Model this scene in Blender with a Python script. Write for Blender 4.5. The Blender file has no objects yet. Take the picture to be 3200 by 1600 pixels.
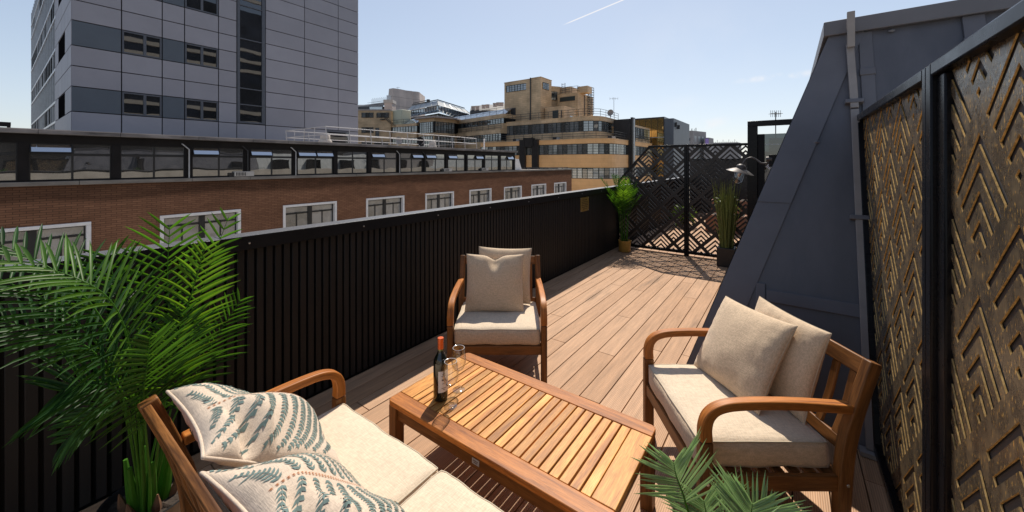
import bpy, bmesh, math, random
from mathutils import Vector, Matrix, noise as mnoise
R = math.radians
random.seed(7)
S = bpy.context.scene
COL = S.collection

# ------------------------------------------------------------------ materials
def nodes(name):
    m = bpy.data.materials.new(name); m.use_nodes = True
    nt = m.node_tree; nt.nodes.clear()
    out = nt.nodes.new('ShaderNodeOutputMaterial')
    return m, nt, nt.nodes, nt.links, out

def principled(N, col, rough, metal=0.0, spec=0.5):
    b = N.new('ShaderNodeBsdfPrincipled')
    b.inputs['Base Color'].default_value = (*col, 1)
    b.inputs['Roughness'].default_value = rough
    b.inputs['Metallic'].default_value = metal
    b.inputs['Specular IOR Level'].default_value = spec
    return b

def M(name, col, rough=.6, metal=0, var=.12, scale=4, stretch=(1, 1, 1), bump=0, bscale=80, island=0, spec=.5, rvar=0, attr=None):
    """plain surface: colour broken up by noise, optional per-piece variation and fine bump"""
    m, nt, N, L, out = nodes(name)
    b = principled(N, col, rough, metal, spec)
    L.new(b.outputs[0], out.inputs[0])
    tc = N.new('ShaderNodeTexCoord'); mp = N.new('ShaderNodeMapping')
    mp.inputs['Scale'].default_value = stretch
    L.new(tc.outputs['Object'], mp.inputs[0])
    nz = N.new('ShaderNodeTexNoise'); nz.inputs['Scale'].default_value = scale; nz.inputs['Detail'].default_value = 6
    nz.inputs['Roughness'].default_value = .65
    L.new(mp.outputs[0], nz.inputs[0])
    mr = N.new('ShaderNodeMapRange'); mr.inputs[1].default_value = .3; mr.inputs[2].default_value = .7
    mr.inputs[3].default_value = 1 - var; mr.inputs[4].default_value = 1 + var
    L.new(nz.outputs[0], mr.inputs[0])
    hs = N.new('ShaderNodeHueSaturation'); hs.inputs['Color'].default_value = (*col, 1)
    val = mr.outputs[0]
    if island:
        ge = N.new('ShaderNodeNewGeometry'); mi = N.new('ShaderNodeMapRange')
        mi.inputs[3].default_value = 1 - island; mi.inputs[4].default_value = 1 + island
        L.new(ge.outputs['Random Per Island'], mi.inputs[0])
        mu = N.new('ShaderNodeMath'); mu.operation = 'MULTIPLY'
        L.new(val, mu.inputs[0]); L.new(mi.outputs[0], mu.inputs[1]); val = mu.outputs[0]
    L.new(val, hs.inputs['Value']); L.new(hs.outputs[0], b.inputs['Base Color'])
    if rvar:
        m2 = N.new('ShaderNodeMapRange'); m2.inputs[1].default_value = .3; m2.inputs[2].default_value = .7
        m2.inputs[3].default_value = max(0, rough - rvar); m2.inputs[4].default_value = rough + rvar
        L.new(nz.outputs[0], m2.inputs[0]); L.new(m2.outputs[0], b.inputs['Roughness'])
    if bump:
        n2 = N.new('ShaderNodeTexNoise'); n2.inputs['Scale'].default_value = bscale; n2.inputs['Detail'].default_value = 4
        L.new(mp.outputs[0], n2.inputs[0])
        bp = N.new('ShaderNodeBump'); bp.inputs['Strength'].default_value = bump; bp.inputs['Distance'].default_value = .01
        L.new(n2.outputs[0], bp.inputs['Height']); L.new(bp.outputs[0], b.inputs['Normal'])
    return m

def wood(name, dark, mid, light, rough=.48, island=.25, along=2.2, across=26, spec=.28):
    m, nt, N, L, out = nodes(name)
    b = principled(N, mid, rough, 0, spec); L.new(b.outputs[0], out.inputs[0])
    at = N.new('ShaderNodeAttribute'); at.attribute_name = 'gp'
    mp = N.new('ShaderNodeMapping'); mp.inputs['Scale'].default_value = (along, across, across)
    L.new(at.outputs['Vector'], mp.inputs[0])
    nz = N.new('ShaderNodeTexNoise'); nz.inputs['Scale'].default_value = 1; nz.inputs['Detail'].default_value = 5
    nz.inputs['Distortion'].default_value = .8
    L.new(mp.outputs[0], nz.inputs[0])
    cr = N.new('ShaderNodeValToRGB'); e = cr.color_ramp.elements
    e[0].position = .28; e[0].color = (*dark, 1); e[1].position = .75; e[1].color = (*light, 1)
    x = e.new(.5); x.color = (*mid, 1)
    L.new(nz.outputs[0], cr.inputs[0])
    mp2 = N.new('ShaderNodeMapping'); mp2.inputs['Scale'].default_value = (along * 8, across * 14, across * 14)
    L.new(at.outputs['Vector'], mp2.inputs[0])
    n2 = N.new('ShaderNodeTexNoise'); n2.inputs['Scale'].default_value = 1; n2.inputs['Detail'].default_value = 3
    L.new(mp2.outputs[0], n2.inputs[0])
    ge = N.new('ShaderNodeNewGeometry'); mi = N.new('ShaderNodeMapRange')
    mi.inputs[3].default_value = 1 - island; mi.inputs[4].default_value = 1 + island
    L.new(ge.outputs['Random Per Island'], mi.inputs[0])
    m3 = N.new('ShaderNodeMapRange'); m3.inputs[1].default_value = .35; m3.inputs[2].default_value = .6
    m3.inputs[3].default_value = .72; m3.inputs[4].default_value = 1.08
    L.new(n2.outputs[0], m3.inputs[0])
    mu = N.new('ShaderNodeMath'); mu.operation = 'MULTIPLY'
    L.new(mi.outputs[0], mu.inputs[0]); L.new(m3.outputs[0], mu.inputs[1])
    hs = N.new('ShaderNodeHueSaturation'); L.new(cr.outputs[0], hs.inputs['Color']); L.new(mu.outputs[0], hs.inputs['Value'])
    L.new(hs.outputs[0], b.inputs['Base Color'])
    bp = N.new('ShaderNodeBump'); bp.inputs['Strength'].default_value = .25; bp.inputs['Distance'].default_value = .002
    L.new(n2.outputs[0], bp.inputs['Height']); L.new(bp.outputs[0], b.inputs['Normal'])
    return m

def linen(name, col, var=.22, scale=260):
    """woven slub cloth: two stretched noises crossing"""
    m, nt, N, L, out = nodes(name)
    b = principled(N, col, .95, 0, .15); L.new(b.outputs[0], out.inputs[0])
    b.inputs['Sheen Weight'].default_value = .25; b.inputs['Sheen Roughness'].default_value = .5
    tc = N.new('ShaderNodeTexCoord')
    outs = []
    for st in ((1, .12, .25), (.12, 1, 1)):
        mp = N.new('ShaderNodeMapping'); mp.inputs['Scale'].default_value = st
        L.new(tc.outputs['Object'], mp.inputs[0])
        nz = N.new('ShaderNodeTexNoise'); nz.inputs['Scale'].default_value = scale; nz.inputs['Detail'].default_value = 2
        L.new(mp.outputs[0], nz.inputs[0]); outs.append(nz.outputs[0])
    ad = N.new('ShaderNodeMath'); ad.operation = 'ADD'; L.new(outs[0], ad.inputs[0]); L.new(outs[1], ad.inputs[1])
    mr = N.new('ShaderNodeMapRange'); mr.inputs[1].default_value = .75; mr.inputs[2].default_value = 1.25
    mr.inputs[3].default_value = 1 - var; mr.inputs[4].default_value = 1 + var
    L.new(ad.outputs[0], mr.inputs[0])
    hs = N.new('ShaderNodeHueSaturation'); hs.inputs['Color'].default_value = (*col, 1)
    L.new(mr.outputs[0], hs.inputs['Value']); L.new(hs.outputs[0], b.inputs['Base Color'])
    big = N.new('ShaderNodeTexNoise'); big.inputs['Scale'].default_value = 7; big.inputs['Detail'].default_value = 3
    L.new(tc.outputs['Object'], big.inputs[0])
    bp0 = N.new('ShaderNodeBump'); bp0.inputs['Strength'].default_value = .12; bp0.inputs['Distance'].default_value = .03
    L.new(big.outputs[0], bp0.inputs['Height'])
    bp = N.new('ShaderNodeBump'); bp.inputs['Strength'].default_value = .4; bp.inputs['Distance'].default_value = .002
    L.new(ad.outputs[0], bp.inputs['Height']); L.new(bp0.outputs[0], bp.inputs['Normal']); L.new(bp.outputs[0], b.inputs['Normal'])
    return m

def leafmat(name, col, trans, rough=.38, island=.3):
    m, nt, N, L, out = nodes(name)
    b = principled(N, col, rough, 0, .18)
    t = N.new('ShaderNodeBsdfTranslucent'); t.inputs[0].default_value = (*trans, 1)
    mx = N.new('ShaderNodeMixShader'); mx.inputs[0].default_value = .38
    L.new(b.outputs[0], mx.inputs[1]); L.new(t.outputs[0], mx.inputs[2]); L.new(mx.outputs[0], out.inputs[0])
    ge = N.new('ShaderNodeNewGeometry'); mi = N.new('ShaderNodeMapRange')
    mi.inputs[3].default_value = 1 - island; mi.inputs[4].default_value = 1 + island
    L.new(ge.outputs['Random Per Island'], mi.inputs[0])
    for c, tgt in ((col, b.inputs['Base Color']), (trans, t.inputs[0])):
        hs = N.new('ShaderNodeHueSaturation'); hs.inputs['Color'].default_value = (*c, 1)
        L.new(mi.outputs[0], hs.inputs['Value']); L.new(hs.outputs[0], tgt)
    return m

def pane(name, col, refl=.3, rough=.02, wav=.0, wscale=1.2, var=.5, scale=.7):
    """window seen from outside by day: dim room behind a reflecting, slightly wavy sheet"""
    m, nt, N, L, out = nodes(name)
    d = N.new('ShaderNodeBsdfDiffuse')
    g = N.new('ShaderNodeBsdfGlossy'); g.inputs['Roughness'].default_value = rough
    fr = N.new('ShaderNodeLayerWeight'); fr.inputs[0].default_value = .35
    mr = N.new('ShaderNodeMapRange'); mr.inputs[3].default_value = refl; mr.inputs[4].default_value = .95
    L.new(fr.outputs['Fresnel'], mr.inputs[0])
    mx = N.new('ShaderNodeMixShader'); L.new(mr.outputs[0], mx.inputs[0])
    L.new(d.outputs[0], mx.inputs[1]); L.new(g.outputs[0], mx.inputs[2]); L.new(mx.outputs[0], out.inputs[0])
    tc = N.new('ShaderNodeTexCoord')
    nz = N.new('ShaderNodeTexNoise'); nz.inputs['Scale'].default_value = scale; nz.inputs['Detail'].default_value = 3
    L.new(tc.outputs['Object'], nz.inputs[0])
    ge = N.new('ShaderNodeNewGeometry')
    ad = N.new('ShaderNodeMath'); ad.operation = 'MULTIPLY'
    L.new(nz.outputs[0], ad.inputs[0]); 
    ra = N.new('ShaderNodeMapRange'); ra.inputs[3].default_value = 1 - var; ra.inputs[4].default_value = 1 + var
    L.new(ge.outputs['Random Per Island'], ra.inputs[0]); L.new(ra.outputs[0], ad.inputs[1])
    m2 = N.new('ShaderNodeMapRange'); m2.inputs[1].default_value = .2; m2.inputs[2].default_value = .8
    m2.inputs[3].default_value = .25; m2.inputs[4].default_value = 2.0
    L.new(ad.outputs[0], m2.inputs[0])
    hs = N.new('ShaderNodeHueSaturation'); hs.inputs['Color'].default_value = (*col, 1)
    L.new(m2.outputs[0], hs.inputs['Value']); L.new(hs.outputs[0], d.inputs[0])
    if wav:
        n2 = N.new('ShaderNodeTexNoise'); n2.inputs['Scale'].default_value = wscale; n2.inputs['Detail'].default_value = 1
        L.new(tc.outputs['Object'], n2.inputs[0])
        bp = N.new('ShaderNodeBump'); bp.inputs['Strength'].default_value = wav; bp.inputs['Distance'].default_value = .05
        L.new(n2.outputs[0], bp.inputs['Height']); L.new(bp.outputs[0], g.inputs['Normal'])
    return m

def clearglass(name, tint=(.97, .985, .98), base=.05, rough=.0, edge=.35):
    """thin clear sheet: darkens and mirrors towards its rim, lets the sun through"""
    m, nt, N, L, out = nodes(name)
    t = N.new('ShaderNodeBsdfTransparent')
    g = N.new('ShaderNodeBsdfGlossy'); g.inputs['Roughness'].default_value = rough
    fr = N.new('ShaderNodeLayerWeight'); fr.inputs[0].default_value = .5
    pw = N.new('ShaderNodeMath'); pw.operation = 'POWER'; pw.inputs[1].default_value = 3.0
    L.new(fr.outputs['Facing'], pw.inputs[0])
    mc = N.new('ShaderNodeMix'); mc.data_type = 'RGBA'; L.new(pw.outputs[0], mc.inputs[0])
    mc.inputs[6].default_value = (*tint, 1); mc.inputs[7].default_value = (*[c * edge for c in tint], 1); L.new(mc.outputs[2], t.inputs[0])
    mr = N.new('ShaderNodeMapRange'); mr.inputs[3].default_value = base; mr.inputs[4].default_value = .75
    L.new(pw.outputs[0], mr.inputs[0])
    mx = N.new('ShaderNodeMixShader'); L.new(mr.outputs[0], mx.inputs[0])
    L.new(t.outputs[0], mx.inputs[1]); L.new(g.outputs[0], mx.inputs[2]); L.new(mx.outputs[0], out.inputs[0])
    return m

def brickmat(name):
    m, nt, N, L, out = nodes(name)
    b = principled(N, (.2, .08, .05), .9, 0, .2); L.new(b.outputs[0], out.inputs[0])
    tc = N.new('ShaderNodeTexCoord'); sx = N.new('ShaderNodeSeparateXYZ'); L.new(tc.outputs['Object'], sx.inputs[0])
    cb = N.new('ShaderNodeCombineXYZ'); L.new(sx.outputs['Y'], cb.inputs[0]); L.new(sx.outputs['Z'], cb.inputs[1])
    br = N.new('ShaderNodeTexBrick')
    br.inputs['Color1'].default_value = (.26, .13, .075, 1); br.inputs['Color2'].default_value = (.195, .096, .056, 1)
    br.inputs['Mortar'].default_value = (.115, .06, .037, 1)
    br.inputs['Scale'].default_value = 1; br.inputs['Mortar Size'].default_value = .012; br.inputs['Mortar Smooth'].default_value = .3
    br.inputs['Brick Width'].default_value = .30; br.inputs['Row Height'].default_value = .085; br.inputs['Bias'].default_value = .1
    L.new(cb.outputs[0], br.inputs[0])
    nz = N.new('ShaderNodeTexNoise'); nz.inputs['Scale'].default_value = .55; nz.inputs['Detail'].default_value = 8; nz.inputs['Roughness'].default_value = .62
    mp = N.new('ShaderNodeMapping'); mp.inputs['Scale'].default_value = (1, .55, 1.3); L.new(tc.outputs['Object'], mp.inputs[0]); L.new(mp.outputs[0], nz.inputs[0])
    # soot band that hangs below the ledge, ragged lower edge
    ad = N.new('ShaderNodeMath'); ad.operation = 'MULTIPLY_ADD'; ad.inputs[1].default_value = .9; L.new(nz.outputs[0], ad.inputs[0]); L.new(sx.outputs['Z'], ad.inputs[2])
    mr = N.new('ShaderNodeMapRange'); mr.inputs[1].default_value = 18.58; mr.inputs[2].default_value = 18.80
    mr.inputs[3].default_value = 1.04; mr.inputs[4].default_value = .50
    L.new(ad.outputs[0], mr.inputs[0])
    m2 = N.new('ShaderNodeMapRange'); m2.inputs[1].default_value = .3; m2.inputs[2].default_value = .7; m2.inputs[3].default_value = .72; m2.inputs[4].default_value = 1.28
    L.new(nz.outputs[0], m2.inputs[0])
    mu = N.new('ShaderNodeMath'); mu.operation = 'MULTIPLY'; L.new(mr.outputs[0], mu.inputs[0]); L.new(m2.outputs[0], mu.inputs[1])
    hs = N.new('ShaderNodeHueSaturation'); L.new(br.outputs[0], hs.inputs['Color']); L.new(mu.outputs[0], hs.inputs['Value'])
    L.new(hs.outputs[0], b.inputs['Base Color'])
    return m

def tilemat(name, c1, c2, mortar, bw, bh, axis='X', ms=.012, var=.25):
    m, nt, N, L, out = nodes(name)
    b = principled(N, c1, .55, 0, .4); L.new(b.outputs[0], out.inputs[0])
    tc = N.new('ShaderNodeTexCoord'); sx = N.new('ShaderNodeSeparateXYZ'); L.new(tc.outputs['Object'], sx.inputs[0])
    ad = N.new('ShaderNodeMath'); L.new(sx.outputs['X'], ad.inputs[0]); L.new(sx.outputs['Y'], ad.inputs[1])
    cb = N.new('ShaderNodeCombineXYZ'); L.new(ad.outputs[0], cb.inputs[0]); L.new(sx.outputs['Z'], cb.inputs[1])
    br = N.new('ShaderNodeTexBrick'); br.inputs['Color1'].default_value = (*c1, 1); br.inputs['Color2'].default_value = (*c2, 1)
    br.inputs['Mortar'].default_value = (*mortar, 1); br.inputs['Scale'].default_value = 1; br.inputs['Mortar Size'].default_value = ms
    br.inputs['Brick Width'].default_value = bw; br.inputs['Row Height'].default_value = bh
    L.new(cb.outputs[0], br.inputs[0])
    nz = N.new('ShaderNodeTexNoise'); nz.inputs['Scale'].default_value = .5; nz.inputs['Detail'].default_value = 6
    L.new(tc.outputs['Object'], nz.inputs[0])
    mr = N.new('ShaderNodeMapRange'); mr.inputs[1].default_value = .3; mr.inputs[2].default_value = .7; mr.inputs[3].default_value = 1 - var; mr.inputs[4].default_value = 1 + var
    L.new(nz.outputs[0], mr.inputs[0])
    hs = N.new('ShaderNodeHueSaturation'); L.new(br.outputs[0], hs.inputs['Color']); L.new(mr.outputs[0], hs.inputs['Value'])
    L.new(hs.outputs[0], b.inputs['Base Color'])
    return m

def deckmat(name):
    m, nt, N, L, out = nodes(name)
    b = principled(N, (.3, .2, .15), .62, 0, .4); L.new(b.outputs[0], out.inputs[0])
    tc = N.new('ShaderNodeTexCoord'); sx = N.new('ShaderNodeSeparateXYZ'); L.new(tc.outputs['Object'], sx.inputs[0])
    ge = N.new('ShaderNodeNewGeometry')
    cr = N.new('ShaderNodeValToRGB'); e = cr.color_ramp.elements
    e[0].position = 0; e[0].color = (.42, .24, .13, 1); e[1].position = 1; e[1].color = (.50, .305, .18, 1)
    x = e.new(.5); x.color = (.46, .272, .155, 1)
    L.new(ge.outputs['Random Per Island'], cr.inputs[0])
    mp = N.new('ShaderNodeMapping'); mp.inputs['Scale'].default_value = (14, .9, 1); L.new(tc.outputs['Object'], mp.inputs[0])
    nz = N.new('ShaderNodeTexNoise'); nz.inputs['Scale'].default_value = 2.2; nz.inputs['Detail'].default_value = 7; nz.inputs['Roughness'].default_value = .7
    L.new(mp.outputs[0], nz.inputs[0])
    mr = N.new('ShaderNodeMapRange'); mr.inputs[1].default_value = .3; mr.inputs[2].default_value = .7; mr.inputs[3].default_value = .72; mr.inputs[4].default_value = 1.22
    L.new(nz.outputs[0], mr.inputs[0])
    # worn damp-looking streaks on some boards
    n3 = N.new('ShaderNodeTexNoise'); n3.inputs['Scale'].default_value = 1; n3.inputs['Detail'].default_value = 5
    mp3 = N.new('ShaderNodeMapping'); mp3.inputs['Scale'].default_value = (5.5, .8, 1); L.new(tc.outputs['Object'], mp3.inputs[0]); L.new(mp3.outputs[0], n3.inputs[0])
    m3 = N.new('ShaderNodeMapRange'); m3.inputs[1].default_value = .62; m3.inputs[2].default_value = .72; m3.inputs[3].default_value = 1; m3.inputs[4].default_value = .66
    L.new(n3.outputs[0], m3.inputs[0])
    # grooves along the boards
    gr = N.new('ShaderNodeMath'); gr.operation = 'MULTIPLY'; gr.inputs[1].default_value = 2 * math.pi / .0095; L.new(sx.outputs['X'], gr.inputs[0])
    sn = N.new('ShaderNodeMath'); sn.operation = 'SINE'; L.new(gr.outputs[0], sn.inputs[0])
    m4 = N.new('ShaderNodeMapRange'); m4.inputs[1].default_value = -1; m4.inputs[2].default_value = -.2; m4.inputs[3].default_value = .70; m4.inputs[4].default_value = 1.03
    L.new(sn.outputs[0], m4.inputs[0])
    a = N.new('ShaderNodeMath'); a.operation = 'MULTIPLY'; L.new(mr.outputs[0], a.inputs[0]); L.new(m3.outputs[0], a.inputs[1])
    a2 = N.new('ShaderNodeMath'); a2.operation = 'MULTIPLY'; L.new(a.outputs[0], a2.inputs[0]); L.new(m4.outputs[0], a2.inputs[1])
    hs = N.new('ShaderNodeHueSaturation'); L.new(cr.outputs[0], hs.inputs['Color']); L.new(a2.outputs[0], hs.inputs['Value'])
    L.new(hs.outputs[0], b.inputs['Base Color'])
    bp = N.new('ShaderNodeBump'); bp.inputs['Strength'].default_value = .5; bp.inputs['Distance'].default_value = .0015
    L.new(sn.outputs[0], bp.inputs['Height']); L.new(bp.outputs[0], b.inputs['Normal'])
    return m

def bronzemat(name):
    m, nt, N, L, out = nodes(name)
    b = principled(N, (.3, .2, .1), .3, .6, .5); L.new(b.outputs[0], out.inputs[0])
    tc = N.new('ShaderNodeTexCoord')
    mp = N.new('ShaderNodeMapping'); mp.inputs['Scale'].default_value = (1, 1.3, .9); L.new(tc.outputs['Object'], mp.inputs[0])
    nz = N.new('ShaderNodeTexNoise'); nz.inputs['Scale'].default_value = 11; nz.inputs['Detail'].default_value = 8; nz.inputs['Roughness'].default_value = .72
    L.new(mp.outputs[0], nz.inputs[0])
    cr = N.new('ShaderNodeValToRGB'); e = cr.color_ramp.elements
    e[0].position = .3; e[0].color = (.105, .084, .062, 1); e[1].position = .78; e[1].color = (.41, .30, .165, 1)
    x = e.new(.54); x.color = (.20, .153, .10, 1)
    L.new(nz.outputs[0], cr.inputs[0])
    n2 = N.new('ShaderNodeTexNoise'); n2.inputs['Scale'].default_value = 95; n2.inputs['Detail'].default_value = 3
    mp2 = N.new('ShaderNodeMapping'); mp2.inputs['Scale'].default_value = (1, 1.6, .55); L.new(tc.outputs['Object'], mp2.inputs[0]); L.new(mp2.outputs[0], n2.inputs[0])
    c2 = N.new('ShaderNodeValToRGB'); c2.color_ramp.elements[0].position = .60; c2.color_ramp.elements[1].position = .68
    L.new(n2.outputs[0], c2.inputs[0])
    mx = N.new('ShaderNodeMix'); mx.data_type = 'RGBA'
    L.new(c2.outputs[0], mx.inputs[0]); L.new(cr.outputs[0], mx.inputs[6]); mx.inputs[7].default_value = (.85, .52, .15, 1)
    L.new(mx.outputs[2], b.inputs['Base Color'])
    mr = N.new('ShaderNodeMapRange'); mr.inputs[1].default_value = .3; mr.inputs[2].default_value = .7; mr.inputs[3].default_value = .16; mr.inputs[4].default_value = .40
    L.new(nz.outputs[0], mr.inputs[0]); L.new(mr.outputs[0], b.inputs['Roughness'])
    bp = N.new('ShaderNodeBump'); bp.inputs['Strength'].default_value = .3; bp.inputs['Distance'].default_value = .004
    L.new(n2.outputs[0], bp.inputs['Height']); L.new(bp.outputs[0], b.inputs['Normal'])
    return m

MT = dict(
    deck=deckmat('deck_boards'), under=M('dark_void', (.01, .01, .01), .9, var=0),
    slat=M('black_slat', (.0125, .0112, .0105), .55, var=.25, scale=3, stretch=(8, 8, .6), island=.25, spec=.3),
    coping=M('speckled_coping', (.10, .10, .105), .36, var=.35, scale=70, bump=.35, bscale=150, spec=.7),
    black=M('black_frame', (.0065, .0065, .008), .28, var=.15, scale=6, spec=.16, rvar=.06),
    blackmat=M('black_matt', (.009, .009, .010), .5, var=.2, scale=3, spec=.15),
    zinc=M('zinc_sheet', (.080, .082, .098), .46, .0, var=.28, scale=1.5, stretch=(1.6, 1, .5), bump=.16, bscale=3.2, spec=.5, rvar=.12),
    zinc2=M('zinc_flashing', (.10, .101, .117), .48, .0, var=.14, scale=2.2, bump=.05, bscale=9, spec=.45),
    pipe=M('grey_conduit', (.22, .205, .20), .5, .0, var=.12, scale=5, spec=.4),
    bronze=bronzemat('bronze_sheet'), edge=M('bronze_edge_sunlit', (.75, .50, .20), .34, .5, var=.5, scale=60),  # edge: sun catching the slot walls, put into a bright gold colour
    dbronze=M('dark_bronze', (.030, .025, .022), .42, .2, var=.3, scale=7, spec=.4),
    backing=M('grey_backing', (.040, .040, .046), .55, var=.2, spec=.35),
    teak=wood('teak', (.22, .068, .014), (.45, .155, .030), (.57, .215, .048)),
    teakdark=wood('oiled_teak', (.085, .033, .010), (.205, .082, .022), (.28, .115, .032), island=.18),
    slatwood=wood('teak_slat', (.32, .115, .027), (.57, .25, .058), (.72, .37, .105), island=.34, along=2.5, across=22),
    linen=linen('beige_linen', (.595, .45, .305), .16), linen2=linen('light_linen', (.61, .50, .37), .13),
    seam=M('seam_cord', (.50, .42, .31), .9, var=.1), cream=linen('cream_linen', (.57, .46, .355), .12, 330),
    print=M('blue_green_print', (.15, .205, .19), .95, var=.3, scale=60, spec=.1), rust=M('rust_stitch', (.42, .16, .06), .9, var=.2),
    zip=M('dark_zip', (.03, .03, .03), .5),
    leaf=leafmat('palm_leaf', (.019, .062, .016), (.095, .25, .009), .42, .5), leafdark=leafmat('palm_leaf_dark', (.018, .055, .014), (.07, .18, .008), .45, .5), leafbright=leafmat('palm_leaf_bright', (.05, .125, .016), (.22, .42, .015), .4, .4), leafsheen=leafmat('palm_leaf_sky_sheen', (.27, .40, .22), (.22, .36, .12), .4),  # low palm: sky sheen on the leaves put into a paler colour
    stem=leafmat('palm_stem', (.06, .17, .02), (.10, .26, .01)), husk=M('brown_husk', (.16, .075, .035), .9, var=.3, scale=30),
    reed=leafmat('reed', (.26, .27, .08), (.42, .44, .09), .5, .5),
    soil=M('bark_chips', (.035, .025, .018), .95, var=.6, scale=60, bump=.8, bscale=60),
    potyellow=M('ochre_glaze', (.42, .24, .05), .3, var=.15, scale=9), potblack=M('black_pot', (.012, .012, .013), .35, var=.2),
    brass=M('brass_plate', (.50, .33, .09), .35, .85, var=.15, scale=12), engraved=M('engraved_line', (.07, .045, .015), .6),
    screw=M('steel_screw', (.55, .55, .55), .3, .9), iron=M('galvanised_lamp', (.07, .062, .06), .5, .4, var=.2, scale=20),
    bulb=M('amber_bulb', (.75, .32, .10), .2, var=.05), glass=clearglass('clear_glass', (.985, .99, .985), .07, .05, .62), rim=M('rim_glint', (.80, .82, .84), .1, 0, var=.02, spec=1), tglass=clearglass('tinted_glass', (.12, .17, .18), .14),  # rim: near white colour stands in for the glint on the lip
    rib=clearglass('ribbed_jar', (.86, .88, .88), .12, .05, .5),
    bottle=M('bottle_glass', (.006, .008, .006), .06, spec=.8), capsule=M('orange_foil', (.62, .10, .012), .34, .25, var=.1, scale=40), paper=M('label_paper', (.72, .68, .66), .8, var=.05),
    greenglass=M('olive_glass', (.10, .11, .02), .08, spec=.8), ink=M('label_ink', (.16, .13, .13), .8),
    brick=brickmat('weathered_brick'), stone=M('grey_stone', (.21, .19, .17), .85, var=.35, scale=1.6, stretch=(1, .6, 2), bump=.3, bscale=20),
    whitepaint=M('white_reveal', (.82, .80, .79), .6, var=.10, scale=3), blacksteel=M('black_window_steel', (.014, .015, .018), .4, var=.2),
    fascia=M('grubby_concrete', (.17, .155, .15), .85, var=.55, scale=1.1, stretch=(1, .8, 3)), roofdeck=M('roof_felt', (.42, .37, .34), .8, var=.2, scale=2),
    darkband=M('dark_timber', (.011, .0095, .010), .7, var=.3, scale=2, spec=.2),
    pane=pane('strip_glass', (.035, .034, .032), .34, .015, .10, .9), skypane=pane('tilted_glass', (.10, .11, .12), .85, .02, 0),
    pane2=pane('sash_glass', (.15, .15, .15), .2, .03, .12, .8, .8, 1.3), blind=M('white_blind', (.40, .41, .43), .9, var=.1, scale=2, stretch=(1, 1, 12)),
    panelA=M('grey_panel', (.285, .288, .325), .55, .0, var=.06, scale=.5, island=.06, spec=.35), panelB=M('slate_panel', (.085, .105, .13), .5, var=.08, scale=.5, island=.06),
    joint=M('joint_black', (.02, .02, .022), .8), towerglass=pane('tower_glass', (.010, .012, .016), .10, .01, .035, .8), voidblack=M('unlit_opening', (.006, .006, .007), 1, spec=0), towerframe=M('blue_grey_frame', (.085, .095, .115), .45),
    curtain=pane('curtain_glass', (.012, .016, .022), .10, .03, .05, .6), alu=M('aluminium', (.50, .52, .55), .4, .4),
    faience=tilemat('buff_faience', (.64, .46, .28), (.57, .405, .24), (.33, .23, .13), 1.2, .42), faience2=tilemat('orange_bounce_faience', (.80, .47, .215), (.76, .44, .195), (.62, .35, .15), 1.6, .6, var=.1),  # lower bands: warm bounced light put into the orange of the tile
    faience3=tilemat('ochre_faience', (.60, .435, .26), (.53, .375, .22), (.30, .21, .125), 1.1, .36),
    dglass=pane('deco_glass', (.30, .33, .33), .2, .03, .12, .5, .8, .5), dglassdark=pane('deco_glass_dark', (.11, .12, .125), .26, .03, .12, .5, .9, .5),
    bars=M('dark_green_bars', (.018, .028, .027), .5), rail=M('black_rail', (.03, .03, .032), .5), galv=M('galvanised_rail', (.42, .42, .43), .5, .3, var=.15),
    granite=M('black_granite', (.022, .02, .02), .3, var=.3, scale=2), concrete=M('pink_concrete', (.52, .45, .41), .85, var=.15, scale=.3),
    slate=M('dark_slate', (.045, .052, .062), .5, var=.25, scale=.5), lead=M('pale_lead', (.36, .38, .38), .45, .2, var=.2, scale=.6, stretch=(6, 6, .5)),
    glassroof=pane('glass_roof', (.12, .16, .19), .42, .05, 0), gold=pane('gold_mirror', (.10, .065, .02), .6, .02, .35, .35), greystone=M('grey_cladding', (.27, .26, .26), .8, var=.15, scale=.3),
    vent=M('cream_vent', (.46, .42, .38), .6, var=.15), ac=M('white_unit', (.45, .43, .41), .6, var=.15, scale=6), greencab=M('pale_green_box', (.52, .53, .40), .6, var=.1),
    street=M('street_bounce', (.30, .28, .26), .9, var=.2), render=M('pale_render', (.74, .68, .58), .9), terracotta=M('terracotta', (.30, .15, .09), .8, var=.25, scale=6), dish=M('grey_dish', (.26, .25, .24), .6),  # unseen street and brick end wall paled to bounce sun onto the facades
    hoststone=M('host_stone', (.66, .60, .50), .85, var=.2, scale=1), shrub=leafmat('shrub_leaf', (.05, .09, .02), (.11, .17, .02)),
    rubber=M('rubber', (.015, .015, .015), .7), pink=M('lilac_banner', (.35, .25, .6), .7),
)
MT['gold'].node_tree.nodes['Glossy BSDF'].inputs[0].default_value = (.85, .62, .28, 1)

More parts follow.
